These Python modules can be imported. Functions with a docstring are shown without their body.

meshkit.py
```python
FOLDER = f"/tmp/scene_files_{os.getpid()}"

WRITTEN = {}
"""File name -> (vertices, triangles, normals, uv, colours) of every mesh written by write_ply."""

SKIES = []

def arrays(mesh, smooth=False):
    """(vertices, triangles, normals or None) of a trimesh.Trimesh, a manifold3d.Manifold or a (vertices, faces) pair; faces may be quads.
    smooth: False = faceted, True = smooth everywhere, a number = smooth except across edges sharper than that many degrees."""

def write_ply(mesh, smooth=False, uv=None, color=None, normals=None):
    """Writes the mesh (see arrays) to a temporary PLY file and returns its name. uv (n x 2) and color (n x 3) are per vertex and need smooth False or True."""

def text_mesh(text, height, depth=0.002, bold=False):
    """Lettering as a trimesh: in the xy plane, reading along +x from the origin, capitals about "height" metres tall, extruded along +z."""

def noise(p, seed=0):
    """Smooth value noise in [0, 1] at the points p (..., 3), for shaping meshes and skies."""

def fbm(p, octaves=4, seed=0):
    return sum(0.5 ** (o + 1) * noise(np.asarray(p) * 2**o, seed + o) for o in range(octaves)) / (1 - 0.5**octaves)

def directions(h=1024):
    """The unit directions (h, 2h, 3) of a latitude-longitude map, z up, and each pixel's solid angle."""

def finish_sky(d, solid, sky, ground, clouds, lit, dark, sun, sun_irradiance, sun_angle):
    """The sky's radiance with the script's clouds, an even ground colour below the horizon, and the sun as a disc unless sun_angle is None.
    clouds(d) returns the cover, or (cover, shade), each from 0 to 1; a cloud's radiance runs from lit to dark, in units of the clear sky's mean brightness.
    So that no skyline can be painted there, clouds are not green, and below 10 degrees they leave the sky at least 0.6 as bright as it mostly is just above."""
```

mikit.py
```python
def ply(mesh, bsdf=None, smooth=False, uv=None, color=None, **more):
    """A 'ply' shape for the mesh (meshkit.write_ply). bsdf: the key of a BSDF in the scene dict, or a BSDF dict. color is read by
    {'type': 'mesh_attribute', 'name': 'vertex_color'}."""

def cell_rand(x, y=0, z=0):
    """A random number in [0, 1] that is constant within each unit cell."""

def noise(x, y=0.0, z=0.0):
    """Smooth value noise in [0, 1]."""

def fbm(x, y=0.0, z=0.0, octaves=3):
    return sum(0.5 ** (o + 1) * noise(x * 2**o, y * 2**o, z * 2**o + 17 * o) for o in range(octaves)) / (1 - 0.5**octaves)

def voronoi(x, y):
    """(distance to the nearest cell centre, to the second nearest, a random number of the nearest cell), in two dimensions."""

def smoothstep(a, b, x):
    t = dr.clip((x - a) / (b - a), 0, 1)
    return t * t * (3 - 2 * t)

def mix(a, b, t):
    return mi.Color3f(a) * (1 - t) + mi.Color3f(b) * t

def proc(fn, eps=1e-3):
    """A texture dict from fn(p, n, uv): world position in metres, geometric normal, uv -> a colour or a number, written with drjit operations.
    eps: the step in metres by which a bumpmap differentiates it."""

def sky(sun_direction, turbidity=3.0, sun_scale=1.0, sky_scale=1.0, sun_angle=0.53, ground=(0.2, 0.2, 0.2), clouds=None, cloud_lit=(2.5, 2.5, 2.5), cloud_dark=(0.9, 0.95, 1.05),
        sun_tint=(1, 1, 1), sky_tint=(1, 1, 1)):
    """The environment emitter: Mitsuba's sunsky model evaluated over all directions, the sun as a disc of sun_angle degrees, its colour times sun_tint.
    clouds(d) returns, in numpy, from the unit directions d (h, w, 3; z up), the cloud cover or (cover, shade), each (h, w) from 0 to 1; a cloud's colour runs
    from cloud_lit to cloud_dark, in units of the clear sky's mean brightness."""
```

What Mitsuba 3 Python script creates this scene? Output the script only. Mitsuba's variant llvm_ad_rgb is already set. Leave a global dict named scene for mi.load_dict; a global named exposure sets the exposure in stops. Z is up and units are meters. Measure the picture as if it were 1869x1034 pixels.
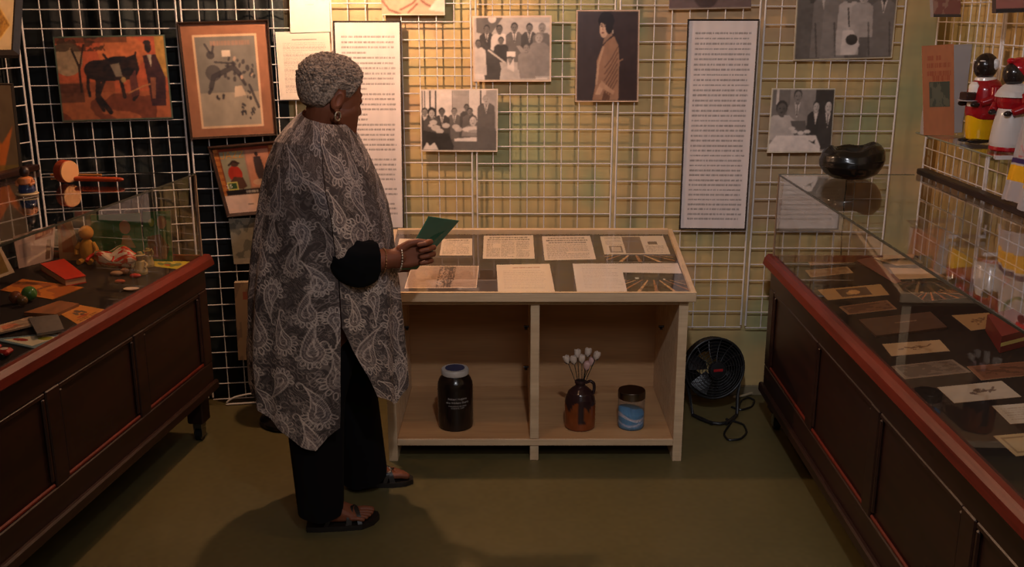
import math, random
import numpy as np, trimesh, shapely
from shapely.geometry import Polygon, LineString
import mitsuba as mi, drjit as dr
import manifold3d as m3
import mikit, meshkit
from mikit import ply, proc, noise, fbm, voronoi, cell_rand, smoothstep, mix
from scipy.spatial import cKDTree
from scipy.ndimage import gaussian_filter

T = mi.ScalarTransform4f
scene, labels = {}, {}
pi = math.pi

# ------------------------------------------------------------------ camera, light, exposure
FPX, PITCH, CAM_H = 1824.0, math.radians(15.15), 1.77
CP, SP = math.cos(PITCH), math.sin(PITCH)
scene['camera'] = {'type': 'perspective', 'fov': math.degrees(2 * math.atan(934.5 / FPX)), 'fov_axis': 'x', 'near_clip': 0.05, 'far_clip': 60.0,
                   'to_world': T().look_at(origin=[0, 0, CAM_H], target=[0, CP, CAM_H - SP], up=[0, 0, 1])}
exposure = 0.0
BULB = np.array([-0.69, 3.97, 2.11])           # clip lamp on the grid, just above the picture
BULB_RGB = [1720, 1050, 640]
CAN = np.array([-0.42, 3.02, 2.62])             # ceiling spot over the visitor
CAN_RGB = [23, 12.8, 7]
PANEL_RGB = [3.4, 3.4, 3.5]  # soft ceiling panel near the entrance, behind the camera
SIDE = np.array([0.20, 1.20, 2.62])           # second ceiling spot, turned to the right end of the back wall
SIDE_RGB = [1020, 1030, 1130]


# ------------------------------------------------------------------ helpers
def S(r, g, b):
    c = np.array([r, g, b]) / 255.0
    return np.where(c < 0.04045, c / 12.92, ((c + 0.055) / 1.055) ** 2.4)


def ray(px, py):
    u, v = (px - 934.5) / FPX, (py - 517.0) / FPX
    return np.array([u, CP - v * SP, -SP - v * CP])


def at_z(px, py, z):
    d = ray(px, py)
    return np.array([0, 0, CAM_H]) + d * ((z - CAM_H) / d[2])


def at_y(px, py, y):
    d = ray(px, py)
    return np.array([0, 0, CAM_H]) + d * (y / d[1])


def at_plane(px, py, p0, n):
    d, o = ray(px, py), np.array([0, 0, CAM_H])
    return o + d * (np.dot(np.asarray(p0) - o, n) / np.dot(d, n))


USED = {}


def numbered(name):
    if name not in USED and name not in scene:
        USED[name] = 0
        return name
    USED[name] = USED.get(name, 0) + 1
    return f'{name}_{USED[name]:03d}'


def tag(key, label=None, cat=None, group=None, kind=None):
    d = {k: v for k, v in (('label', label), ('category', cat), ('group', group), ('kind', kind)) if v}
    if d:
        labels[key] = d
    return key


def thing(name, label, cat, group=None):
    return tag(numbered(name), label, cat, group)


def put(name, mesh, mat='vc', color=None, smooth=False, parent=None, label=None, cat=None, group=None, kind=None, uv=None, **more):
    key = numbered(f'{parent}__{name}' if parent else name)
    if isinstance(mesh, m3.Manifold):
        q = mesh.to_mesh()
        mesh = trimesh.Trimesh(q.vert_properties[:, :3], q.tri_verts, process=False)
    if color is not None:
        color = np.asarray(color, float)
        if color.ndim == 1:
            if smooth not in (True, False):
                mesh = trimesh.graph.smooth_shade(mesh, angle=np.radians(smooth), facet_minarea=None)
                smooth = True
            color = np.tile(color, (len(mesh.vertices), 1))
    scene[key] = ply(mesh, 'mat_' + mat, smooth, uv=uv, color=color, **more)
    tag(key, label, cat, group, kind)
    return key


def cat_mesh(ms):
    return trimesh.util.concatenate(ms)


def cbox(lo, hi, c=0.003):
    """Box from corner to corner with chamfered edges."""
    lo, hi = np.asarray(lo, float), np.asarray(hi, float)
    c = min(c, 0.45 * (hi - lo).min())
    if c <= 0:
        return trimesh.creation.box(bounds=[lo, hi])
    pts = []
    for s in np.ndindex(2, 2, 2):
        s = np.array(s)
        p, d = np.where(s, hi, lo), np.where(s, -1, 1)
        for k in range(3):
            q = p + d * c
            q[k] = p[k]
            pts.append(q)
    return trimesh.convex.convex_hull(np.array(pts))


def cyl(p0, p1, r, n=12, r1=None):
    p0, p1 = np.asarray(p0, float), np.asarray(p1, float)
    r1 = r if r1 is None else r1
    z = (p1 - p0) / np.linalg.norm(p1 - p0)
    x = np.cross(z, [0, 0, 1] if abs(z[2]) < 0.9 else [1, 0, 0])
    x /= np.linalg.norm(x)
    y = np.cross(z, x)
    a = np.arange(n) * 2 * pi / n
    ring = np.cos(a)[:, None] * x + np.sin(a)[:, None] * y
    v = np.vstack([p0 + ring * r, p1 + ring * r1, [p0], [p1]])
    i = np.arange(n)
    j = (i + 1) % n
    f = np.vstack([np.stack([i, j, j + n], 1), np.stack([i, j + n, i + n], 1), np.stack([j, i, i * 0 + 2 * n], 1), np.stack([i + n, j + n, i * 0 + 2 * n + 1], 1)])
    return trimesh.Trimesh(v, f, process=False)


def tube(pts, r, n=8, closed=False):
    p = np.asarray(pts, float)
    if closed:
        t = np.roll(p, -1, 0) - np.roll(p, 1, 0)
    else:
        t = np.gradient(p, axis=0)
    t /= np.linalg.norm(t, axis=1, keepdims=True) + 1e-12
    a = np.cross(t, np.where(np.abs(t[:, 2:]) < 0.9, [0, 0, 1.0], [1.0, 0, 0]))
    a /= np.linalg.norm(a, axis=1, keepdims=True) + 1e-12
    b, ang = np.cross(t, a), np.arange(n) * 2 * pi / n
    rr = np.broadcast_to(r, (len(p),))[:, None, None]
    v = (p[:, None] + rr * (np.cos(ang)[None, :, None] * a[:, None] + np.sin(ang)[None, :, None] * b[:, None])).reshape(-1, 3)
    m = len(p) if closed else len(p) - 1
    f = []
    for i in range(m):
        k = (i + 1) % len(p)
        for j in range(n):
            q = (j + 1) % n
            f += [[i * n + j, i * n + q, k * n + q], [i * n + j, k * n + q, k * n + j]]
    if not closed:
        e = len(v)
        v = np.vstack([v, p[:1], p[-1:]])
        for j in range(n):
            q = (j + 1) % n
            f += [[q, j, e], [(len(p) - 1) * n + j, (len(p) - 1) * n + q, e + 1]]
    return trimesh.Trimesh(v, np.array(f), process=False)


def lathe(profile, n=40, at=(0, 0, 0)):
    m = trimesh.creation.revolve(np.asarray(profile, float), sections=n)
    m.apply_translation(at)
    return m


def ellipsoid(c, r, sub=3):
    m = trimesh.creation.icosphere(subdivisions=sub)
    m.vertices = m.vertices * np.asarray(r) + np.asarray(c)
    return m


def grid_faces(nx, ny, wrap=False):
    i, j = np.meshgrid(np.arange(ny - 1), np.arange(nx if wrap else nx - 1), indexing='ij')
    k = (j + 1) % nx
    a, b, c, d = i * nx + j, i * nx + k, (i + 1) * nx + k, (i + 1) * nx + j
    return np.vstack([np.stack([a, b, c], -1).reshape(-1, 3), np.stack([a, c, d], -1).reshape(-1, 3)])


def loft(rings, n=32, cap=True):
    """rings: list of (n, 3) arrays."""
    v = np.vstack(rings)
    f = grid_faces(n, len(rings), True)
    if cap:
        v = np.vstack([v, rings[0].mean(0), rings[-1].mean(0)])
        i = np.arange(n)
        j = (i + 1) % n
        o = (len(rings) - 1) * n
        f = np.vstack([f, np.stack([j, i, i * 0 + len(v) - 2], 1), np.stack([o + i, o + j, i * 0 + len(v) - 1], 1)])
    m = trimesh.Trimesh(v, f, process=False)
    if m.volume < 0:
        m.invert()
    return m


def ell_ring(c, rx, ry, n=32, rot=0.0, p=2.0):
    a = np.arange(n) * 2 * pi / n
    ca, sa = np.cos(a), np.sin(a)
    x = rx * np.sign(ca) * np.abs(ca) ** (2 / p)
    y = ry * np.sign(sa) * np.abs(sa) ** (2 / p)
    return np.stack([c[0] + x * math.cos(rot) - y * math.sin(rot), c[1] + x * math.sin(rot) + y * math.cos(rot), np.full(n, c[2])], 1)


def frame(o, x, y):
    """4x4 with given origin and axes x, y (z = x cross y)."""
    x, y = np.asarray(x, float), np.asarray(y, float)
    m = np.eye(4)
    m[:3, 0], m[:3, 1], m[:3, 2], m[:3, 3] = x, y, np.cross(x, y), o
    return m


def moved(mesh, m):
    q = mesh.copy()
    q.apply_transform(m)
    return q


# --------------------------------------------- flat prints: colour on a fine sheet of real size
def sheet(q, nx, ny, thick, fn=None, edge=None, curl=0.0, seed=0, blur=0.0):
    """A board or paper from corners q = TL, TR, BR, BL (metres): front face a fine grid coloured by fn(U, V, C), then rim and back. Returns mesh, colours."""
    tl, tr, br, bl = [np.asarray(p, float) for p in q]
    nrm = np.cross(br - bl, tl - bl)
    nrm /= np.linalg.norm(nrm)
    u, v = np.meshgrid(np.linspace(0, 1, nx), np.linspace(0, 1, ny))
    U, V = u.ravel(), v.ravel()
    P = (bl[None] * ((1 - U) * (1 - V))[:, None] + br[None] * (U * (1 - V))[:, None] + tr[None] * (U * V)[:, None] + tl[None] * ((1 - U) * V)[:, None])
    if curl:
        ph = seed * 1.7
        P = P + nrm * (curl * (0.5 + 0.5 * np.sin(3.1 * U + ph) * np.cos(2.3 * V + 2 * ph)))[:, None]
    C = np.ones((len(U), 3)) * 0.5
    if fn is not None:
        fn(U, V, C)
    if blur:                                             # the softness and the uneven tone of an old print
        C = C * (0.80 + 0.40 * meshkit.fbm(np.stack([U * 9, V * 9, 0 * U + seed], -1), 4, seed + 2))[:, None]
        C = gaussian_filter(C.reshape(ny, nx, 3), (blur, blur, 0)).reshape(-1, 3)
    C = np.clip(C, 0.0, 1.0)
    F = grid_faces(nx, ny)
    loop = np.concatenate([np.arange(nx), np.arange(1, ny) * nx + nx - 1, (ny - 1) * nx + np.arange(nx - 2, -1, -1), np.arange(ny - 2, 0, -1) * nx])
    m = len(loop)
    ec = np.tile(S(150, 140, 125) if edge is None else edge, (2 * m, 1))
    top, bot = P[loop], P[loop] - nrm * thick
    n0 = len(P)
    i = np.arange(m)
    j = (i + 1) % m
    side = np.vstack([np.stack([n0 + j, n0 + i, n0 + m + i], 1), np.stack([n0 + j, n0 + m + i, n0 + m + j], 1)])
    # back: one quad fan through the four corners
    bc = np.array([0, nx - 1, nx + ny - 2, 2 * nx + ny - 3]) + n0 + m
    back = np.array([[bc[0], bc[2], bc[1]], [bc[0], bc[3], bc[2]]])
    V_, C_ = np.vstack([P, top, bot]), np.vstack([C, ec])
    if curl:                                             # a curled sheet has a curled back
        back, V_, C_ = F[:, ::-1] + len(V_), np.vstack([V_, P - nrm * thick]), np.vstack([C_, np.tile(ec[:1], (len(P), 1))])
    return trimesh.Trimesh(V_, np.vstack([F, side, back]), process=False), C_


def put_sheet(name, q, res, fn, thick=0.002, mat='vc', edge=None, curl=0.0, seed=0, blur=0.0, **kw):
    q = [np.asarray(p, float) for p in q]
    w, h = np.linalg.norm(q[1] - q[0]), np.linalg.norm(q[3] - q[0])
    m, c = sheet(q, max(2, int(w / res)), max(2, int(h / res)), thick, fn, edge, curl, seed, blur)
    return put(name, m, mat, c, **kw)


def paint(C, mask, col, a=1.0):
    mask = np.asarray(mask, float)[:, None] * a
    C[:] = C * (1 - mask) + np.asarray(col) * mask


def poly(U, V, pts):
    return shapely.contains_xy(Polygon(pts).buffer(0), U, V)


def ell(U, V, cx, cy, rx, ry, rot=0.0):
    x, y = U - cx, V - cy
    c, s = math.cos(rot), math.sin(rot)
    return ((x * c + y * s) / rx) ** 2 + ((-x * s + y * c) / ry) ** 2 < 1


def stroke(U, V, pts, w, asp=1.0):
    """asp = width / height of the sheet; w in units of the height."""
    p = np.asarray(pts, float) * [asp, 1]
    return shapely.distance(LineString(p), shapely.points(U * asp, V)) < w


def rect(U, V, x0, y0, x1, y1):
    return (U > x0) & (U < x1) & (V > y0) & (V < y1)


def nz(U, V, f, seed=0, oct=3):
    return meshkit.fbm(np.stack([U * f, V * f, 0 * U + seed * 3.7], -1), oct, seed)


def text_lines(U, V, C, x0, x1, y0, y1, n, col, seed=0, fill=0.5, a=0.8, ragged=0.06, words=True):
    r = np.random.default_rng(seed)
    pitch = (y1 - y0) / n
    k = np.floor((y1 - V) / pitch).astype(int)
    fr = (y1 - V) / pitch - k
    ok = (k >= 0) & (k < n)
    k = np.clip(k, 0, n - 1)
    end = x1 - (x1 - x0) * ragged * r.random(n)
    end[r.random(n) < 0.08] = x0 + (x1 - x0) * 0.45
    cols = 160
    on = np.ones((n, cols), bool)
    if words:
        for i in range(n):
            j = 0
            while j < cols:
                j += r.integers(5, 16)
                on[i, j:j + 2] = False
                j += 2
    t = np.clip(((U - x0) / (x1 - x0) * cols).astype(int), 0, cols - 1)
    ink = 0.55 + 0.45 * r.random((n, cols))
    mask = ok & (U > x0) & (U < end[k]) & (np.abs(fr - 0.5) < fill / 2) & on[k, t]
    paint(C, mask * ink[k, t], col, a)


# ------------------------------------------------------------------ materials
def two(b):
    return {'type': 'twosided', 'bsdf': b}


def rgb(c):
    return {'type': 'rgb', 'value': [float(x) for x in c]}


def mat(name, base, rough=0.5, metal=0.0, spec=0.5, **more):
    base = base if isinstance(base, dict) else rgb(base)
    scene['mat_' + name] = two({'type': 'principled', 'base_color': base, 'roughness': rough, 'metallic': metal, 'specular': spec, **more})


VC = {'type': 'mesh_attribute', 'name': 'vertex_color'}
mat('vc', VC, 0.75, spec=0.25)
mat('satin', VC, 0.42, spec=0.5)
mat('skin', VC, 0.55, spec=0.3)
mat('gloss', VC, 0.16, spec=0.5)
mat('photo', VC, 0.30, spec=0.35)
mat('metal', VC, 0.28, metal=1.0)
mat('cloth', VC, 0.95, spec=0.1, sheen=0.3)
scene['mat_glass'] = {'type': 'thindielectric', 'int_ior': 1.5}
scene['mat_jar_glass'] = {'type': 'blendbsdf', 'weight': 0.14, 'a': {'type': 'thindielectric', 'int_ior': 1.5}, 'b': two({'type': 'principled', 'base_color': rgb(S(170, 160, 150)), 'roughness': 0.2, 'specular': 0.6})}


def wood_fn(a, b, f=1.0, along=0):
    a, b = a.tolist(), b.tolist()

    def fn(p, n, uv):
        q = [p.x, p.y, p.z]
        l = q[along]
        x, y = [q[i] for i in range(3) if i != along]
        g = fbm(x * 38 * f + fbm(l * 2, x * 6, y * 6) * 3, y * 38 * f, l * 2.2, 3)
        fine = noise(x * 240, y * 240, l * 9)
        return mix(a, b, dr.clip(g * 1.2 - 0.1 + (fine - 0.5) * 0.3, 0, 1))
    return fn


mat('darkwood', proc(wood_fn(S(27, 12, 8), S(43, 19, 12), 0.6, 1)), 0.38)
mat('redwood', proc(wood_fn(S(70, 18, 9), S(102, 28, 14), 0.6, 1)), 0.42, spec=0.3)
mat('palewood', proc(wood_fn(S(176, 146, 112), S(203, 174, 138), 0.8, 0)), 0.55)
mat('plywood', proc(wood_fn(S(160, 118, 78), S(186, 143, 98), 0.5, 0)), 0.6)


def wall_fn(p, n, uv):
    x, z = p.x + p.y * 0.6, p.z
    g = fbm(x * 3.1, z * 2.6, 3.0, 3)
    g2 = fbm(x * 2.3 + 9, z * 3.3, 7.0, 3)
    st = fbm(x * 26, z * 2.5, 1.0, 2)
    st2 = fbm(x * 2.5, z * 28, 5.0, 2)
    yellow, green, pink = S(186, 158, 106).tolist(), S(154, 152, 108).tolist(), S(182, 146, 112).tolist()
    c = mix(yellow, green, smoothstep(0.42, 0.75, g))
    c = mix(c, pink, smoothstep(0.52, 0.68, g2) * 0.75)
    return c * (0.9 + 0.22 * (st - 0.5) + 0.22 * (st2 - 0.5) + 0.1)


mat('wallpaint', proc(wall_fn), 0.6, spec=0.3)


def floor_fn(p, n, uv):
    g = fbm(p.x * 2.2, p.y * 2.2, 0.0, 3)
    s = noise(p.x * 60, p.y * 60)
    return mix(S(80, 72, 44).tolist(), S(94, 82, 50).tolist(), g) * (0.94 + 0.1 * s)


def floor_rough(p, n, uv):
    return 0.36 + 0.16 * fbm(p.x * 5, p.y * 5, 2.0, 3)


mat('floorpaint', proc(floor_fn), proc(floor_rough), spec=0.4)
mat('ceilpaint', S(190, 182, 165), 0.8, spec=0.2)
mat('whitewire', S(205, 196, 190), 0.42)
mat('felt', S(31, 25, 22), 0.97, spec=0.1)
mat('curtain', proc(lambda p, n, uv: mix(S(13, 15, 15).tolist(), S(24, 31, 31).tolist(), smoothstep(0.35, 0.7, fbm(p.x * 9, p.z * 9, 1.0, 3)))), 0.7, spec=0.3)
mat('black', S(14, 13, 13), 0.45)
mat('edge', S(38, 40, 34), 0.25)
mat('blackgloss', S(10, 9, 9), 0.12, clearcoat=0.6, clearcoat_gloss=0.95)
# ------------------------------------------------------------------ the room
GRID_Y, WALL_Y = 4.457, 4.496
put('floor', cbox([-4.2, -3.0, -0.05], [2.0, WALL_Y + 0.1, 0.0], 0), 'floorpaint', kind='structure', label='dark olive painted concrete floor')
put('ceiling', cbox([-4.2, -3.0, 2.75], [2.0, WALL_Y + 0.1, 2.80], 0), 'ceilpaint', kind='structure', label='pale ceiling above the room')
put('wall_back', cbox([-4.2, WALL_Y, 0], [2.0, WALL_Y + 0.1, 2.75], 0), 'wallpaint', kind='structure', label='yellow and green sponge-painted back wall')
put('wall_right', cbox([1.91, -3.0, 0], [2.0, WALL_Y, 2.75], 0), 'wallpaint', kind='structure', label='yellow painted right wall')
put('wall_left', cbox([-4.2, -3.0, 0], [-4.1, WALL_Y, 2.75], 0), 'wallpaint', kind='structure', label='painted left wall')
put('wall_front', cbox([-4.1, -3.0, 0], [1.91, -2.9, 2.75], 0), 'ceilpaint', kind='structure', label='plain wall behind the viewer')
put('baseboard_back', cbox([-0.75, WALL_Y - 0.012, 0], [1.91, WALL_Y, 0.05], 0.003), 'vc', S(120, 108, 84), kind='structure', label='low painted baseboard under the yellow wall')

# lamps
lk = thing('clip_lamp', 'small clip lamp fixed to the top of the wire grid above the white sheets', 'lamp')
bulb = ellipsoid(BULB, [0.03, 0.03, 0.036], 3)
scene[lk + '__bulb'] = {**ply(bulb, 'mat_vc', True, color=np.ones((len(bulb.vertices), 3)) * 0.8), 'emitter': {'type': 'area', 'radiance': rgb(BULB_RGB)}}
put('shade', lathe([(0.018, 0.115), (0.045, 0.11), (0.085, 0.065), (0.105, 0.04), (0.102, 0.04), (0.08, 0.062), (0.042, 0.104), (0.018, 0.108)], 32, BULB), 'satin', S(60, 58, 55), 40, lk)
put('socket', cyl(BULB + [0, 0, 0.03], BULB + [0, 0, 0.15], 0.017, 16), 'satin', S(30, 30, 30), 40, lk)
put('arm', tube([BULB + [0, 0, 0.145], BULB + [0, 0.06, 0.19], BULB + [0, 0.2, 0.2], BULB + [0, GRID_Y - BULB[1] - 0.02, 0.13]], 0.007, 8), 'satin', S(40, 40, 40), 40, lk)
put('clamp', cbox(BULB + [-0.02, GRID_Y - BULB[1] - 0.03, 0.08], BULB + [0.02, GRID_Y - BULB[1] - 0.006, 0.14], 0.004), 'satin', S(40, 40, 40), 40, lk)

ck = thing('ceiling_spot', 'round ceiling spotlight can over the visitor', 'lamp')
put('can', lathe([(0.0, 0.13), (0.06, 0.13), (0.065, 0.0), (0.06, 0.0), (0.055, 0.12), (0.0, 0.12)], 32, CAN), 'satin', S(40, 38, 36), 40, ck)
d = trimesh.creation.icosphere(subdivisions=2)
d.vertices = d.vertices * [0.045, 0.045, 0.02] + CAN + [0, 0, 0.06]
scene[ck + '__bulb'] = {**ply(d, 'mat_vc', True, color=np.ones((len(d.vertices), 3)) * 0.8), 'emitter': {'type': 'area', 'radiance': rgb([c * 10 for c in CAN_RGB])}}

sl = thing('ceiling_spot', 'ceiling spotlight outside the view, tilted towards the right end of the back wall', 'lamp')
sax = np.array([1.62, WALL_Y, 1.40]) - SIDE
sax /= np.linalg.norm(sax)
sx_ = np.cross([0, 0, 1], sax)
sx_ /= np.linalg.norm(sx_)
MSL = frame(SIDE, sx_, np.cross(sax, sx_))
put('shade', moved(lathe([(0.0, -0.07), (0.03, -0.068), (0.062, -0.03), (0.068, 0.035), (0.065, 0.035), (0.058, -0.026), (0.0, -0.06)], 32), MSL), 'satin', S(60, 58, 55), 40, sl)
dk_ = moved(lathe([(0.0, -0.012), (0.05, -0.012), (0.05, -0.008), (0.0, -0.004)], 32), MSL)
scene[sl + '__bulb'] = {**ply(dk_, 'mat_vc', True, color=np.ones((len(dk_.vertices), 3)) * 0.8), 'emitter': {'type': 'area', 'radiance': rgb(SIDE_RGB)}}
put('arm', tube([SIDE - sax * 0.066, SIDE - sax * 0.08 + [0, 0, 0.02], [SIDE[0], SIDE[1] - 0.05, 2.748]], 0.008, 8), 'satin', S(40, 40, 40), 40, sl)

pk = thing('ceiling_panel_light', 'square ceiling panel lamp near the entrance', 'lamp')
put('frame', cbox([-0.35, -0.95, 2.725], [1.35, 0.45, 2.75], 0.004), 'satin', S(170, 168, 160), 40, pk)
pm = trimesh.Trimesh([[-0.3, -0.9, 2.722], [1.3, -0.9, 2.722], [1.3, 0.4, 2.722], [-0.3, 0.4, 2.722]], [[0, 2, 1], [0, 3, 2]], process=False)
scene[pk + '__diffuser'] = {**ply(pm, 'mat_vc', False, color=np.ones((4, 3)) * 0.8), 'emitter': {'type': 'area', 'radiance': rgb(PANEL_RGB)}}

# ------------------------------------------------------------------ wire grid panels
CELL = 0.0762


def unit_bar(r, n=6):
    return cyl([0, 0, 0], [0, 0, 1], r, n)


WIRE = {}


def bar(key_name, parent, p0, p1, r):
    p0, p1 = np.asarray(p0, float), np.asarray(p1, float)
    L = round(float(np.linalg.norm(p1 - p0)), 4)
    if (r, L) not in WIRE:
        WIRE[(r, L)] = ply(cyl([0, 0, 0], [0, 0, L], r, 6), 'mat_whitewire', smooth=40)
    z = (p1 - p0) / np.linalg.norm(p1 - p0)
    x = np.cross([0, 1, 0] if abs(z[1]) < 0.9 else [1, 0, 0], z)
    x /= np.linalg.norm(x)
    m = np.eye(4)
    m[:3, 0], m[:3, 1], m[:3, 2], m[:3, 3] = x, np.cross(z, x), z, p0
    k = numbered(f'{parent}__{key_name}')
    scene[k] = {**WIRE[(r, L)], 'to_world': T(m.tolist())}


def gridwall(o, dirx, nx, z0, nz_, label, skip_below=None):
    """Panel from o (x, y) along the unit vector dirx, nx cells wide, nz_ cells tall from z0."""
    k = thing('wire_grid_panel', label, 'grid panel', None)
    dx = np.array([dirx[0], dirx[1], 0.0])
    back = np.array([dirx[1], -dirx[0], 0.0])
    if back[1] < 0 and abs(back[1]) > 0.3 or (abs(back[1]) <= 0.3 and back[0] * o[0] < 0):
        back = -back
    O = np.array([o[0], o[1], 0.0])
    W, H = nx * CELL, nz_ * CELL
    for i in range(nx + 1):
        edge = i in (0, nx)
        a = O + dx * (min(max(i * CELL, 0.004), W - 0.004)) + back * (0.0 if edge else 0.005)
        bar('frame_bar' if edge else 'vertical_wire', k, a + [0, 0, z0 + (0.01 if edge else 0)], a + [0, 0, z0 + H - (0.01 if edge else 0)], 0.0045 if edge else 0.0027)
    for j in range(nz_ + 1):
        a = O + dx * 0.004 + [0, 0, z0 + j * CELL]
        bar('horizontal_wire', k, a, a + dx * (W - 0.008), 0.0027)
    return k


u8 = 8 * CELL
J0 = np.array([-0.790, GRID_Y])
names = ['white wire grid panel behind the person and the left tall text sheet', 'white wire grid panel holding the group photograph above the display cabinet',
         'white wire grid panel holding the portrait of a standing woman', 'white wire grid panel at the right end of the back wall, behind the black bowl']
for i in range(4):
    gridwall(J0 + [0.006 + i * 0.6235, 0], (1, 0), 8, 0.361 - (0.004 * i), 24, names[i])
A2, A1, A0 = math.radians(9.3), math.radians(14.3), math.radians(71.7)
D2, D1, D0 = np.array([-math.cos(A2), -math.sin(A2)]), np.array([-math.cos(A1), -math.sin(A1)]), np.array([-math.cos(A0), -math.sin(A0)])
J1 = J0 + D2 * 0.6225
J2 = J1 + D1 * 0.6225
gridwall(J0 + D2 * 0.006, D2, 8, 0.03, 28, 'white wire grid panel over black cloth holding the tan matted frame')
gridwall(J1 + D1 * 0.006, D1, 8, 0.03, 28, 'white wire grid panel over black cloth holding the orange mule painting')
gridwall(J2 + D0 * 0.012, D0, 8, 0.03, 28, 'white wire grid panel at the far left, turned along the side of the room')
AR = math.radians(0.8)
DR = np.array([-math.sin(AR), -math.cos(AR)])
R0 = np.array([1.815, 4.40])
gridwall(R0, DR, 8, 0.361, 24, 'white wire grid panel behind the orange book on the right side')
gridwall(R0 + DR * 0.62, DR, 8, 0.361, 24, 'white wire grid panel beside the hanging tea towel at the right edge')
gridwall(R0 + DR * 1.24, DR, 8, 0.361, 24, 'white wire grid panel outside the right edge of the view')
N2, N1, N0 = np.array([D2[1], -D2[0], 0]) * -1, np.array([D1[1], -D1[0], 0]) * -1, np.array([D0[1], -D0[0], 0]) * -1
N2, N1, N0 = [n * (1 if n @ np.array([-J1[0], -J1[1], 0]) > 0 else -1) for n in (N2, N1, N0)]   # towards the viewer

# arched foot of the dark panel
ft = thing('panel_foot', 'white arched wire foot under the grid panel left of the woman', 'foot')
c = np.append(J0 + D2 * 0.42, 0)
put('arch', tube([c + np.append(D2 * (0.13 * math.cos(a)), 0) + [0, -0.01 - 0.0, 0.006 + 0.045 * math.sin(a)] for a in np.linspace(0, pi, 17)], 0.005, 8), 'whitewire', smooth=40, parent=ft)
put('bottom_bar', tube([c + np.append(D2 * 0.13, 0) + [0, -0.01, 0.006], c - np.append(D2 * 0.13, 0) + [0, -0.01, 0.006]], 0.005, 8), 'whitewire', smooth=40, parent=ft)

# black cloth behind the left panels
def curtain_path(s):
    pts = np.array([J0 + [0.10 - 0.04, 0.03] + D2 * 0.26, J1 + [0, 0.055], J2 + [-0.05, 0.06], J2 + D0 * 1.4 + [-0.06, 0.0]])
    seg = np.linalg.norm(np.diff(pts, axis=0), axis=1)
    cum = np.concatenate([[0], np.cumsum(seg)])
    return np.stack([np.interp(s * cum[-1], cum, pts[:, i]) for i in range(2)], 1), cum[-1]


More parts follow.
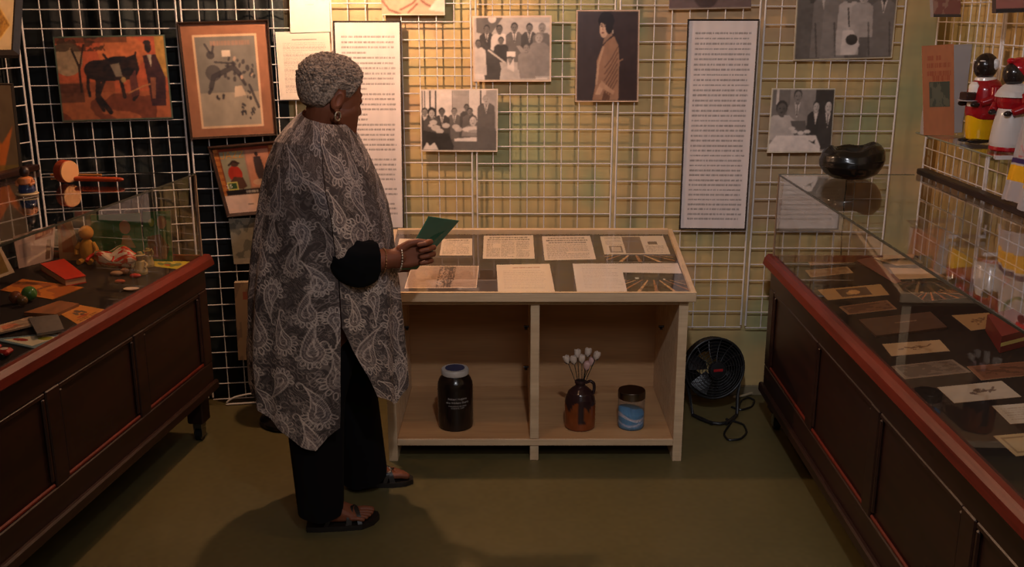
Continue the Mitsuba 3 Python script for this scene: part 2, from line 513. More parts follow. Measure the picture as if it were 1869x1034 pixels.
n_s = 260
ss = np.linspace(0, 1, n_s)
cp, clen = curtain_path(ss)
tg = np.gradient(cp, axis=0)
tg /= np.linalg.norm(tg, axis=1, keepdims=True)
nr = np.stack([tg[:, 1], -tg[:, 0]], 1)
nr = np.where((nr * [[0.3, 1.0]]).sum(1, keepdims=True) < 0, -nr, nr)
rows = []
for z in np.linspace(0.02, 2.45, 26):
    fold = 0.012 + 0.012 * np.sin(ss * clen * 62 + 2 * np.sin(z * 1.3)) * (0.5 + 0.5 * np.sin(ss * clen * 9 + 1)) + 0.006 * np.sin(ss * clen * 23 + z)
    q = cp + nr * (0.012 + fold)[:, None]
    rows.append(np.column_stack([q, np.full(n_s, z)]))
put('black_cloth', trimesh.Trimesh(np.vstack(rows), grid_faces(n_s, 26), process=False), 'curtain', smooth=True, label='black cloth backdrop hanging in folds behind the left wire grid', cat='curtain')


# ------------------------------------------------------------------ display cases
CASE_Z, RAIL_Z, GTOP = 0.745, 0.77, 1.12


def display_case(M, L, Dp, label, side, RAIL_Z=RAIL_Z, CASE_Z=CASE_Z, GTOP=GTOP, BASE=0.165):
    k = thing('display_case', label, 'display case')
    P = lambda name, mesh, mt, smooth=False, parent=None, **kw: put(name, moved(mesh, M), mt, smooth=smooth, parent=parent or k, **kw)
    # rails and posts of the wooden body; local x from the far end to the near end, y from the front to the rear
    z0, z1 = BASE, RAIL_Z - 0.052
    npan = 4
    st = 0.075
    P('bottom_rail', cbox([0, 0, z0], [L, 0.028, z0 + 0.115], 0.004), 'darkwood')
    P('base_molding', cbox([-0.012, -0.018, z0 - 0.012], [L + 0.012, 0.004, z0 + 0.03], 0.006), 'darkwood')
    P('top_rail', cbox([0, 0, z1 - 0.09], [L, 0.028, z1], 0.004), 'darkwood')
    w = (L - st) / npan
    for i in range(npan + 1):
        P('stile', cbox([i * w, -0.001, z0 + 0.1151], [i * w + st, 0.027, z1 - 0.0901], 0.004), 'darkwood')
    for i in range(npan):
        a, b = i * w + st, (i + 1) * w
        P('panel', cbox([a + 0.0005, 0.012, z0 + 0.1155], [b - 0.0005, 0.022, z1 - 0.0905], 0.0), 'darkwood')
        P('panel_molding', cbox([a + 0.001, 0.002, z0 + 0.1155], [b - 0.001, 0.0115, z0 + 0.130], 0.005), 'redwood')
        P('panel_molding', cat_mesh([cbox([a + 0.001, 0.002, z1 - 0.11], [b - 0.001, 0.0115, z1 - 0.091], 0.006),
                                          cbox([a + 0.001, 0.002, z0 + 0.136], [a + 0.018, 0.0115, z1 - 0.111], 0.006), cbox([b - 0.018, 0.002, z0 + 0.136], [b - 0.001, 0.0115, z1 - 0.111], 0.006)]), 'darkwood')
    P('end_board', cbox([0.001, 0.0285, z0], [0.022, Dp - 0.0205, z1], 0.003), 'darkwood')
    P('end_board', cbox([L - 0.022, 0.0285, z0], [L - 0.001, Dp - 0.0205, z1], 0.003), 'darkwood')
    P('rear_board', cbox([0, Dp - 0.02, z0], [L, Dp, z1], 0.003), 'darkwood')
    P('bottom_board', cbox([0.0225, 0.0285, z0 + 0.001], [L - 0.0225, Dp - 0.0205, z0 + 0.02], 0.0), 'darkwood')
    # bevelled top rail in red wood
    prof = [(-0.020, z1 + 0.001), (-0.030, z1 + 0.010), (-0.024, z1 + 0.036), (-0.010, RAIL_Z), (0.010, RAIL_Z), (0.010, z1 + 0.001)]
    pg = Polygon(prof)
    r = trimesh.creation.extrude_polygon(pg, L + 0.06)
    r.vertices = np.column_stack([r.vertices[:, 2] - 0.030, r.vertices[:, 0], r.vertices[:, 1]])
    if r.volume < 0:
        r.invert()
    P('front_rail', r, 'redwood', smooth=20)
    for x0, s in ((0, 1), (L, -1)):
        e = trimesh.creation.extrude_polygon(pg, Dp - 0.0105)
        e.vertices = np.column_stack([x0 + s * e.vertices[:, 0], e.vertices[:, 2] + 0.0105, e.vertices[:, 1]])
        if e.volume < 0:
            e.invert()
        P('end_rail', e, 'redwood', smooth=20)
    P('deck', cbox([0.0105, 0.0105, z1 + 0.001], [L - 0.0105, Dp - 0.001, CASE_Z], 0.0), 'felt', label='black felt display deck')
    # glass box
    gx0, gx1, gy0, gy1 = 0.008, L - 0.008, 0.004, Dp - 0.004

    def pane(a, b, c, d):
        return trimesh.Trimesh([a, b, c, d], [[0, 1, 2], [0, 2, 3]], process=False)
    zb, zt = RAIL_Z + 0.0005, GTOP
    P('front_pane', pane([gx0, gy0, zb], [gx1, gy0, zb], [gx1, gy0, zt - 0.004], [gx0, gy0, zt - 0.004]), 'glass', label='clear glass front')
    P('top_pane', pane([gx0, gy0, zt], [gx1, gy0, zt], [gx1, gy1, zt], [gx0, gy1, zt]), 'glass', label='clear glass top')
    P('end_pane', pane([gx0, gy0, zb], [gx0, gy1, zb], [gx0, gy1, zt - 0.004], [gx0, gy0, zt - 0.004]), 'glass')
    P('end_pane', pane([gx1, gy0, zb], [gx1, gy1, zb], [gx1, gy1, zt - 0.004], [gx1, gy0, zt - 0.004]), 'glass')
    P('rear_pane', pane([gx0, gy1, zb - 0.02], [gx1, gy1, zb - 0.02], [gx1, gy1, zt - 0.02], [gx0, gy1, zt - 0.02]), 'glass')
    P('top_edge', cbox([gx0, gy0 - 0.003, zt - 0.005], [gx1, gy0 + 0.002, zt + 0.001], 0.0), 'edge')
    P('top_edge', cbox([gx0 - 0.003, gy0 + 0.0025, zt - 0.004], [gx0 + 0.001, gy1 - 0.05, zt + 0.001], 0.0), 'edge')
    P('corner_strip', cbox([gx0 - 0.003, gy0 - 0.003, zb], [gx0 + 0.006, gy0 + 0.006, zt - 0.0055], 0.001), 'vc', color=S(120, 96, 74))
    P('corner_strip', cbox([gx1 - 0.006, gy0 - 0.003, zb], [gx1 + 0.003, gy0 + 0.006, zt - 0.0055], 0.001), 'vc', color=S(120, 96, 74))
    P('rear_beam', cbox([0.0, Dp - 0.045, zt + 0.0012], [L, Dp, zt + 0.026], 0.004), 'darkwood')
    # feet and casters
    for x, y in ((0.06, 0.055), (L - 0.06, 0.055), (0.06, Dp - 0.06), (L - 0.06, Dp - 0.06)):
        P('foot', cbox([x - 0.038, y - 0.036, 0.0845], [x + 0.038, y + 0.036, z0 - 0.0005], 0.006), 'darkwood')
        cs = P('caster', cat_mesh([cbox([x - 0.022, y - 0.02, 0.058], [x + 0.022, y + 0.02, 0.084], 0.002), cbox([x - 0.02, y - 0.019, 0.018], [x + 0.02, y - 0.015, 0.058], 0.001),
                                   cbox([x - 0.02, y + 0.015, 0.018], [x + 0.02, y + 0.019, 0.058], 0.001)]), 'metal', color=S(150, 148, 145))
        P('wheel', cyl([x, y - 0.013, 0.0262], [x, y + 0.013, 0.0262], 0.026, 20), 'black', 40, cs)
    return k


aL = math.radians(6.9)
RAIL_ZL, CASE_ZL, GTOPL = 0.80, 0.775, 1.142
oL = at_z(372, 466, RAIL_ZL)
xL, yL = np.array([-math.sin(aL), -math.cos(aL), 0]), np.array([-math.cos(aL), math.sin(aL), 0])
ML = np.eye(4)
ML[:3, 0], ML[:3, 1], ML[:3, 3] = xL, yL, [oL[0], oL[1], 0]
DPL, DPR = 0.72, 0.62
CL = display_case(ML, 2.3, DPL, 'dark wood and glass display case full of toys and cards on the left', -1, RAIL_ZL, CASE_ZL, GTOPL, 0.225)
oR = at_z(1409, 466, RAIL_Z)
xR, yR = np.array([-math.sin(AR), -math.cos(AR), 0]), np.array([math.cos(AR), -math.sin(AR), 0])
MR = np.eye(4)
MR[:3, 0], MR[:3, 1], MR[:3, 3] = xR, yR, [oR[0], oR[1], 0]
CR = display_case(MR, 2.7, DPR, 'dark wood and glass display case of old papers and postcards on the right', 1)
# ------------------------------------------------------------------ prints on the walls
PAPER, INK = S(214, 200, 190), S(70, 62, 60)
SEP = lambda g: S(*(np.clip(np.array([1.0, 0.93, 0.88]) * (34 + 0.88 * g), 0, 255)))       # sepia grey


def on_grid(pts, off=0.010):
    return [at_y(x, y, GRID_Y - off) for x, y in pts]


def on_l2(pts, off=0.012):
    return [at_plane(x, y, np.array([J0[0], J0[1], 0]) + N2 * off, N2) for x, y in pts]


def on_l1(pts, off=0.012):
    return [at_plane(x, y, np.array([J1[0], J1[1], 0]) + N1 * off, N1) for x, y in pts]


def on_l0(pts, off=0.012):
    return [at_plane(x, y, np.array([J2[0], J2[1], 0]) + N0 * off, N0) for x, y in pts]


def mottle(U, V, C, f=30, a=0.10, seed=0):
    C *= (1 - a + 2 * a * nz(U, V, f, seed))[:, None]


def figure(U, V, C, cx, top, hw, hh, bottom, suit, skin, hair=45, shirt=None, tie=None, lean=0.0, hairbig=1.0):
    """One small photographed person: shoulders and torso, head, hair, shirt front. hw, hh: head half sizes."""
    sh = top - 2.25 * hh
    w = hw * 2.6
    paint(C, poly(U, V, [(cx - w * 0.55 + lean, sh + hh * 0.3), (cx - w, sh - hh * 0.5), (cx - w * 1.15, bottom), (cx + w * 1.15, bottom), (cx + w, sh - hh * 0.5), (cx + w * 0.55 + lean, sh + hh * 0.3)]), SEP(suit))
    if shirt is not None:
        paint(C, poly(U, V, [(cx - hw * 0.75, sh + hh * 0.3), (cx + hw * 0.75, sh + hh * 0.3), (cx, sh - hh * 2.2)]), SEP(shirt))
    if tie is not None:
        paint(C, poly(U, V, [(cx - hw * 0.2, sh + hh * 0.2), (cx + hw * 0.2, sh + hh * 0.2), (cx + hw * 0.12, sh - hh * 1.8), (cx - hw * 0.12, sh - hh * 1.8)]), SEP(tie))
    paint(C, rect(U, V, cx - hw * 0.5, sh, cx + hw * 0.5, top - hh), SEP(skin * 0.8))
    paint(C, ell(U, V, cx, top - hh * 0.85, hw * 1.08 * hairbig, hh * 1.0 * hairbig), SEP(hair))
    paint(C, ell(U, V, cx + lean, top - hh * 1.15, hw * 0.88, hh * 0.9), SEP(skin))
    for s in (-1, 1):
        paint(C, ell(U, V, cx + lean + s * hw * 0.36, top - hh * 1.0, hw * 0.18, hh * 0.10), SEP(skin * 0.45))
    paint(C, ell(U, V, cx + lean, top - hh * 1.55, hw * 0.3, hh * 0.09), SEP(skin * 0.5))
    paint(C, ell(U, V, cx + lean + hw * 0.4, top - hh * 1.2, hw * 0.35, hh * 0.7), SEP(skin * 0.82), 0.6)


def border(U, V, C, bx, by, col=None):
    paint(C, ~rect(U, V, bx, by, 1 - bx, 1 - by), S(214, 196, 178) if col is None else col)


def photo1(U, V, C):                                   # group seated round a table, windows behind
    C[:] = SEP(205)
    for x in (0.03, 0.06, 0.13, 0.2, 0.42, 0.62, 0.78):
        paint(C, np.abs(U - x) < 0.008, SEP(40))
    paint(C, rect(U, V, 0.42, 0.4, 0.62, 1), SEP(160))
    paint(C, (np.mod(V * 40, 1) < 0.4) & rect(U, V, 0.43, 0.7, 0.61, 1), SEP(130))
    paint(C, rect(U, V, 0.85, 0.3, 1, 1), SEP(150))
    paint(C, V < 0.34, SEP(70))
    figure(U, V, C, 0.44, 0.70, 0.035, 0.055, 0.2, 80, 120, 60, 190, 60)
    figure(U, V, C, 0.60, 0.76, 0.033, 0.055, 0.2, 60, 90, 40)
    figure(U, V, C, 0.64, 0.70, 0.035, 0.055, 0.2, 85, 105, 45)
    figure(U, V, C, 0.06, 0.70, 0.04, 0.06, 0.0, 38, 110, 30, 190)
    figure(U, V, C, 0.28, 0.70, 0.038, 0.06, 0.1, 45, 80, 25, 190, 60)
    figure(U, V, C, 0.15, 0.69, 0.04, 0.07, 0.2, 60, 170, 25, hairbig=1.25)
    for x, y, r in ((0.17, 0.47, 0.05), (0.2, 0.38, 0.06), (0.25, 0.33, 0.05), (0.13, 0.42, 0.03), (0.46, 0.4, 0.05), (0.33, 0.42, 0.05), (0.49, 0.36, 0.05)):
        paint(C, ell(U, V, x, y, r, r * 0.8), SEP(190), 0.85)
    paint(C, poly(U, V, [(0, 0.35), (0.22, 0.3), (0.36, 0.3), (0.46, 0.0), (0, 0)]), SEP(28))
    figure(U, V, C, 0.68, 0.58, 0.05, 0.08, 0.25, 120, 190, 60)
    paint(C, ell(U, V, 0.7, 0.36, 0.16, 0.05), SEP(205))
    paint(C, ell(U, V, 0.72, 0.33, 0.1, 0.025), SEP(150))
    paint(C, poly(U, V, [(0.44, 0.21), (0.86, 0.25), (0.92, 0.2), (0.9, 0.17), (0.44, 0.17)]), SEP(210))
    paint(C, poly(U, V, [(0.44, 0.17), (0.9, 0.17), (0.9, 0.0), (0.42, 0.0)]), SEP(75))
    figure(U, V, C, 0.85, 0.90, 0.042, 0.065, 0.05, 78, 165, 150, 200, 90)
    paint(C, poly(U, V, [(0.03, 0.03), (0.08, 0.15), (0.12, 0.09), (0.18, 0.15), (0.23, 0.03)]), SEP(200))
    mottle(U, V, C, 34, 0.10, 1)
    border(U, V, C, 0.016, 0.022)


def photo2(U, V, C):                                   # crowd round a man with a paper
    C[:] = SEP(165)
    paint(C, poly(U, V, [(0.05, 1), (0.05, 0.75), (0.22, 0.7), (0.4, 1)]), SEP(80))
    paint(C, ell(U, V, 0.25, 0.95, 0.05, 0.06), SEP(200))
    paint(C, rect(U, V, 0.72, 0.66, 1, 0.9), SEP(185))
    figure(U, V, C, 0.18, 0.86, 0.035, 0.06, 0.4, 45, 85, 30, 190, 40)
    figure(U, V, C, 0.34, 0.86, 0.04, 0.065, 0.4, 200, 80, 35)
    figure(U, V, C, 0.53, 0.89, 0.042, 0.07, 0.3, 85, 90, 35, 200, 60)
    figure(U, V, C, 0.72, 0.88, 0.04, 0.065, 0.3, 55, 95, 35, 190, 50)
    figure(U, V, C, 0.88, 0.88, 0.045, 0.07, 0.1, 88, 130, 110)
    figure(U, V, C, 0.36, 0.68, 0.035, 0.055, 0.3, 42, 95, 25)
    paint(C, poly(U, V, [(0.12, 0.62), (0.32, 0.4), (0.4, 0.0), (0.1, 0.0), (0.08, 0.35)]), SEP(52))
    figure(U, V, C, 0.07, 0.64, 0.035, 0.06, 0.1, 185, 90, 35)
    paint(C, poly(U, V, [(0.0, 0.12), (0.14, 0.12), (0.15, 0.0), (0.0, 0.0)]), SEP(205))
    figure(U, V, C, 0.84, 0.74, 0.05, 0.075, 0.08, 120, 150, 120)
    paint(C, rect(U, V, 0.43, 0.38, 0.54, 0.46), SEP(215))
    paint(C, poly(U, V, [(0.55, 0.55), (0.66, 0.35), (0.74, 0.4), (0.6, 0.55)]), SEP(140))
    figure(U, V, C, 0.68, 0.58, 0.04, 0.065, 0.05, 125, 130, 55)
    paint(C, stroke(U, V, [(0.2, 0.48), (0.4, 0.3)], 0.012, 1.2), SEP(190))
    figure(U, V, C, 0.47, 0.38, 0.045, 0.075, 0.0, 175, 120, 60)
    paint(C, poly(U, V, [(0.44, 0.2), (0.44, 0.36), (0.47, 0.25), (0.52, 0.36), (0.52, 0.15)]), SEP(205))
    mottle(U, V, C, 30, 0.10, 2)
    border(U, V, C, 0.02, 0.025, S(206, 180, 158))
    paint(C, (np.abs(V - 0.05) < 0.012) & (U > 0.8) & (U < 0.95), SEP(215), 0.7)


def photo3(U, V, C):                                   # portrait of a standing woman in a shawl
    C[:] = S(58, 42, 40)
    paint(C, rect(U, V, 0, 0, 0.45, 1), S(72, 62, 62), 0.55)
    C *= (1 + 0.3 * (nz(U, V, 3, 5) - 0.5))[:, None]
    shawl = S(150, 112, 88)
    paint(C, poly(U, V, [(0.48, 0.66), (0.6, 0.72), (0.67, 0.62), (0.69, 0.45), (0.68, 0.02), (0.27, 0.02), (0.34, 0.28), (0.33, 0.45), (0.4, 0.58)]), shawl)
    paint(C, poly(U, V, [(0.42, 0.02), (0.45, 0.12), (0.55, 0.06), (0.54, 0.02)]), S(96, 66, 50))
    for k in range(7):
        y0 = 0.6 - 0.06 * k
        paint(C, stroke(U, V, [(0.66, y0), (0.56, y0 - 0.13), (0.46, y0 - 0.22 - 0.01 * k)], 0.008, 0.7), S(104, 72, 56), 0.8)
    paint(C, stroke(U, V, [(0.43, 0.6), (0.36, 0.42), (0.33, 0.2)], 0.012, 0.7), S(186, 148, 120), 0.8)
    paint(C, poly(U, V, [(0.42, 0.63), (0.57, 0.73), (0.55, 0.78), (0.47, 0.76)]), S(150, 116, 94))
    paint(C, ell(U, V, 0.475, 0.885, 0.125, 0.1), S(36, 25, 23))
    paint(C, ell(U, V, 0.44, 0.80, 0.068, 0.098, -0.1), S(196, 160, 134))
    paint(C, ell(U, V, 0.52, 0.83, 0.06, 0.09), S(36, 25, 23))
    paint(C, ell(U, V, 0.46, 0.895, 0.1, 0.045), S(36, 25, 23))
    for x in (0.405, 0.455):
        paint(C, ell(U, V, x, 0.825, 0.018, 0.007), S(50, 32, 28))
        paint(C, ell(U, V, x, 0.845, 0.022, 0.005), S(60, 38, 30))
    paint(C, ell(U, V, 0.42, 0.755, 0.024, 0.008), S(110, 60, 52))
    paint(C, stroke(U, V, [(0.428, 0.83), (0.415, 0.79), (0.428, 0.785)], 0.004, 0.7), S(140, 100, 82))
    paint(C, ell(U, V, 0.58, 0.765, 0.010, 0.02), S(190, 170, 150))
    for k in range(4):
        paint(C, stroke(U, V, [(0.4 + 0.02 * k, 0.2), (0.33 + 0.018 * k, 0.09)], 0.010, 0.7), S(190, 150, 122))
    paint(C, poly(U, V, [(0.41, 0.24), (0.52, 0.17), (0.62, 0.12), (0.6, 0.08), (0.5, 0.12), (0.38, 0.17)]), S(178, 138, 110))
    paint(C, stroke(U, V, [(0.67, 0.44), (0.74, 0.47)], 0.006, 0.7), S(150, 112, 88))
    mottle(U, V, C, 24, 0.06, 3)
    border(U, V, C, 0.018, 0.012, S(200, 168, 142))


def photo5(U, V, C):                                   # standing group in coats
    C[:] = SEP(70)
    paint(C, rect(U, V, 0.0, 0.0, 1, 0.08), SEP(60))
    figure(U, V, C, 0.16, 0.93, 0.042, 0.07, 0.03, 70, 50, 26)
    figure(U, V, C, 0.28, 0.97, 0.04, 0.07, 0.03, 95, 90, 40, 170)
    figure(U, V, C, 0.68, 0.95, 0.042, 0.065, 0.03, 80, 140, 60, 150)
    figure(U, V, C, 0.78, 0.95, 0.04, 0.07, 0.03, 76, 85, 30)
    figure(U, V, C, 0.39, 0.99, 0.042, 0.07, 0.02, 104, 150, 60)
    figure(U, V, C, 0.87, 0.95, 0.044, 0.075, 0.03, 92, 55, 22, 190, 50)
    figure(U, V, C, 0.53, 0.93, 0.04, 0.07, 0.06, 165, 90, 24)
    figure(U, V, C, 0.66, 0.90, 0.04, 0.065, 0.3, 150, 165, 60)
    paint(C, poly(U, V, [(0.48, 0.4), (0.47, 0.06), (0.62, 0.06), (0.66, 0.2), (0.58, 0.4)]), SEP(190))
    paint(C, ell(U, V, 0.575, 0.27, 0.06, 0.075), SEP(32))
    paint(C, stroke(U, V, [(0.52, 0.7), (0.54, 0.45)], 0.010, 1.4), SEP(45))
    for x in (0.2, 0.39, 0.73, 0.94):
        paint(C, stroke(U, V, [(x, 0.5), (x + 0.03, 0.05)], 0.012, 1.4), SEP(40), 0.7)
    mottle(U, V, C, 26, 0.12, 4)
    border(U, V, C, 0.014, 0.018, S(186, 172, 146))


def photo6(U, V, C):                                   # four people at a white table
    C[:] = SEP(120)
    paint(C, rect(U, V, 0, 0.4, 0.3, 1), SEP(90))
    paint(C, (np.abs(U - 0.1) < 0.02) & (V > 0.75), SEP(185))
    paint(C, rect(U, V, 0.7, 0.5, 1, 1), SEP(36))
    figure(U, V, C, 0.42, 0.98, 0.06, 0.10, 0.2, 120, 110, 40, 190, 60)
    figure(U, V, C, 0.18, 0.80, 0.085, 0.11, 0.2, 165, 70, 32)
    paint(C, poly(U, V, [(0.02, 0.26), (0.04, 0.5), (0.14, 0.58), (0.26, 0.5), (0.44, 0.33), (0.42, 0.24)]), SEP(168))
    figure(U, V, C, 0.72, 0.80, 0.05, 0.08, 0.1, 34, 175, 28, 200)
    figure(U, V, C, 0.91, 0.82, 0.055, 0.10, 0.05, 40, 180, 30, 205, 45)
    paint(C, poly(U, V, [(0.33, 0.5), (0.56, 0.5), (0.6, 0.3), (0.4, 0.27)]), SEP(70))
    for x, y in ((0.4, 0.33), (0.5, 0.31), (0.36, 0.38), (0.6, 0.33)):
        paint(C, ell(U, V, x, y, 0.05, 0.03), SEP(190))
    paint(C, poly(U, V, [(0.0, 0.1), (0.12, 0.27), (0.74, 0.27), (0.82, 0.1), (0.82, 0.0), (0.0, 0.0)]), SEP(212))
    paint(C, poly(U, V, [(0.62, 0.2), (0.7, 0.17), (0.74, 0.21), (0.73, 0.16), (0.74, 0.13), (0.69, 0.15)]), SEP(30))
    mottle(U, V, C, 24, 0.08, 6)
    paint(C, (V < 0.02) | (U < 0.02) | (V > 0.98) | (U > 0.985), S(196, 186, 164))


def sketch_top(U, V, C):
    C[:] = S(196, 150, 124)
    mottle(U, V, C, 8, 0.08, 8)
    for pts in ([(0.0, 0.28), (0.12, 0.1), (0.3, 0.02)], [(0.3, 0.1), (0.5, 0.22), (0.62, 0.4)], [(0.42, 0.05), (0.56, 0.2)], [(0.5, 0.4), (0.7, 0.2), (0.8, 0.15)]):
        paint(C, stroke(U, V, pts, 0.02, 1.3), S(96, 50, 38), 0.8)
    paint(C, poly(U, V, [(0.74, 0.1), (0.9, 0.34), (1, 0.34), (1, 0.05)]), S(214, 190, 172))
    paint(C, (V < 0.02) | (U > 0.985), S(214, 190, 170))


def dark_top(U, V, C):
    C[:] = S(104, 84, 80)
    paint(C, ell(U, V, 0.45, 0.5, 0.18, 0.5), S(62, 46, 44), 0.8)
    mottle(U, V, C, 10, 0.12, 9)
    paint(C, V < 0.03, S(170, 150, 130))


for nm, q, fn, lab, res in (
        ('photograph', [(766, 163), (909, 162), (908, 277), (768, 276)], photo1, 'black and white photograph of a group seated round a table under tall windows', 0.0022),
        ('photograph', [(862, 29), (1007, 28), (1006, 149), (864, 149)], photo2, 'sepia photograph of a crowd round a seated man holding a small paper', 0.0022),
        ('photograph', [(1052, 18), (1168, 18), (1165, 186), (1050, 186)], photo3, 'tall brown portrait photograph of a standing woman in a shawl', 0.0022),
        ('photograph', [(1455, -26), (1641, -26), (1628, 106), (1448, 111)], photo5, 'large black and white photograph of people standing in coats, at upper right', 0.0022),
        ('photograph', [(1409, 161), (1525, 161), (1517, 278), (1400, 279)], photo6, 'black and white photograph of four people at a white table, above the black bowl', 0.0022),
        ('drawing', [(693, -75), (812, -75), (812, 28), (697, 28)], sketch_top, 'pinkish drawing of bare shoulders cut off by the top of the picture', 0.003),
        ('photograph', [(1223, -70), (1372, -70), (1371, 15), (1221, 18)], dark_top, 'dull brown photograph cut off by the top edge above the right text sheet', 0.003)):
    put_sheet(nm, on_grid(q), res, fn, 0.004, 'photo', blur=0.8, seed=len(lab), edge=S(200, 180, 160), label=lab, cat='photograph' if nm == 'photograph' else 'drawing')


def text_sheet(seed, n, top, x0=0.075, a=0.75):
    def fn(U, V, C):
        C[:] = S(218, 203, 196)
        C *= (1 + 0.05 * np.sin(U * 30 + 2 * nz(U, V, 2, seed)) * np.cos(3 * U))[:, None]
        text_lines(U, V, C, x0 + 0.02, 0.93, 0.035, top, n, S(96, 84, 82), seed, 0.36, a, 0.05)
    return fn


def framed(name, quad, place, fw, depth, fcol, fn, res, label, cat, fmat='satin', inner_mat='photo', off=0.012, part='sheet'):
    """A frame of four mitred bars of width fw (fraction of the width) round an inner print."""
    k = thing(name, label, cat)
    q = [np.asarray(p) for p in place(quad, off)]
    nrm = np.cross(q[2] - q[3], q[0] - q[3])
    nrm /= np.linalg.norm(nrm)
    W = np.linalg.norm(q[1] - q[0])
    c = sum(q) / 4
    inn = []
    for i in range(4):
        e1, e2 = q[(i + 1) % 4] - q[i], q[i - 1] - q[i]
        inn.append(q[i] + (e1 / np.linalg.norm(e1) + e2 / np.linalg.norm(e2)) * fw * W)
    for i in range(4):
        j = (i + 1) % 4
        pts = np.array([q[i], q[j], inn[j] , inn[i]])
        front = pts + nrm * depth
        mid = np.array([q[i] + (inn[i] - q[i]) * 0.35, q[j] + (inn[j] - q[j]) * 0.35]) + nrm * depth * 1.35
        h = trimesh.convex.convex_hull(np.vstack([pts, front[:2] - nrm * depth * 0.3, front[2:] - nrm * depth * 0.45, mid]))
        put('frame_bar', h, fmat, fcol, 20, k)
    put_sheet(part, [p + nrm * 0.004 for p in inn], res, fn, 0.003, inner_mat, parent=k, blur=0.0 if name == 'text_panel' else 0.8)
    return k, inn, nrm


framed('text_panel', [(608, 38), (732, 38), (738, 417), (621, 417)], on_grid, 0.022, 0.008, S(24, 17, 15), text_sheet(11, 37, 0.945), 0.0021, 'tall black-framed sheet of printed text, partly behind the person', 'text panel')
framed('text_panel', [(1255, 35), (1386, 35), (1361, 419), (1239, 418)], on_grid, 0.022, 0.008, S(20, 16, 16), text_sheet(12, 38, 0.955), 0.0021, 'tall black-framed sheet of printed text at right of the standing woman portrait', 'text panel')


def paper_blank(U, V, C):
    C[:] = S(222, 208, 190)
    text_lines(U, V, C, 0.4, 0.6, 0.3, 0.62, 4, S(120, 100, 80), 3, 0.2, 0.35)


def paper_text(U, V, C):
    C[:] = S(214, 198, 182)
    text_lines(U, V, C, 0.12, 0.92, 0.1, 0.84, 34, S(100, 80, 72), 21, 0.42, 0.6, 0.03)
    paint(C, rect(U, V, 0.3, 0.87, 0.75, 0.885), S(110, 90, 80), 0.7)


put_sheet('paper_sheet', on_l2([(525, -90), (597, -92), (603, 58), (530, 60)], 0.014), 0.004, paper_blank, 0.0012, 'vc', curl=0.004, seed=2, label='blank white sheet lit brightly under the lamp at the top of the grid', cat='paper')
put_sheet('paper_sheet', on_l2([(502, 58), (601, 56), (609, 181), (511, 182)], 0.010), 0.0022, paper_text, 0.0012, 'vc', curl=0.003, seed=4, label='white sheet of close printed text pinned behind the head of the person', cat='paper')
put_sheet('paper_sheet', on_grid([(1432, 322), (1546, 322), (1538, 421), (1421, 421)], 0.012), 0.004, lambda U, V, C: (paint(C, U >= 0, S(176, 166, 152)), text_lines(U, V, C, 0.1, 0.9, 0.15, 0.9, 12, S(140, 130, 120), 5, 0.3, 0.35)), 0.0015, 'vc',
          curl=0.006, seed=1, label='plain white sheet on the grid below the black bowl, seen through the glass', cat='paper')


# framed pictures at the left
def matted_print(U, V, C):
    C[:] = S(138, 92, 68)
    C *= (1 + 0.08 * (nz(U, V, 60, 3) - 0.5))[:, None]
    x0, y0, x1, y1 = 0.145, 0.09, 0.845, 0.885
    paint(C, rect(U, V, x0 - 0.025, y0 - 0.018, x1 + 0.025, y1 + 0.018), S(196, 160, 128))
    m = rect(U, V, x0, y0, x1, y1)
    u, v = (U - x0) / (x1 - x0), (V - y0) / (y1 - y0)
    D = np.tile(S(112, 106, 98), (len(U), 1))
    D *= (0.9 + 0.2 * nz(u, v, 6, 4))[:, None]
    paint(D, v < 0.38, S(150, 136, 118), 0.75)
    ink = S(54, 50, 54)
    r = np.random.default_rng(8)
    # a donkey with riders, a running crowd, sketched in dark blots
    for pts, w in (([(0.16, 0.92), (0.24, 0.82)], 0.012), ([(0.3, 0.9), (0.27, 0.82)], 0.012), ([(0.2, 0.44), (0.26, 0.56), (0.4, 0.6), (0.6, 0.66), (0.7, 0.58)], 0.03), ([(0.3, 0.72), (0.6, 0.7)], 0.01), ([(0.85, 0.45), (0.98, 0.2)], 0.016), ([(0.2, 0.42), (0.16, 0.38)], 0.02), ([(0.7, 0.56), (0.78, 0.46)], 0.02)):
        paint(D, stroke(u, v, pts, w, 0.72), ink, 0.85)
    paint(D, ell(u, v, 0.24, 0.8, 0.07, 0.045), ink, 0.8)
    paint(D, ell(u, v, 0.26, 0.6, 0.13, 0.09), ink, 0.7)
    for _ in range(26):
        x, y = r.uniform(0.35, 0.95), r.uniform(0.52, 0.76)
        paint(D, ell(u, v, x, y, r.uniform(0.01, 0.035), r.uniform(0.015, 0.04), r.uniform(0, 3)), ink if r.random() < 0.75 else S(170, 140, 120), 0.8)
    for x, y in ((0.72, 0.19), (0.74, 0.15), (0.7, 0.13), (0.9, 0.17), (0.87, 0.13), (0.84, 0.34), (0.86, 0.3), (0.3, 0.33), (0.4, 0.32)):
        for _ in range(5):
            paint(D, ell(u, v, x + r.normal(0, 0.02), y + r.normal(0, 0.02), 0.018, 0.014, r.uniform(0, 3)), ink, 0.85)
    paint(D, rect(u, v, 0.43, 0.78, 0.57, 0.85), S(190, 172, 154))
    paint(D, poly(u, v, [(0.58, 0.32), (0.6, 0.44), (0.72, 0.45), (0.78, 0.34)]), S(176, 154, 132))
    text_lines(u, v, D, 0.25, 0.92, 0.88, 0.97, 1, S(150, 112, 92), 2, 0.6, 0.8, 0.0)
    C[m] = D[m]


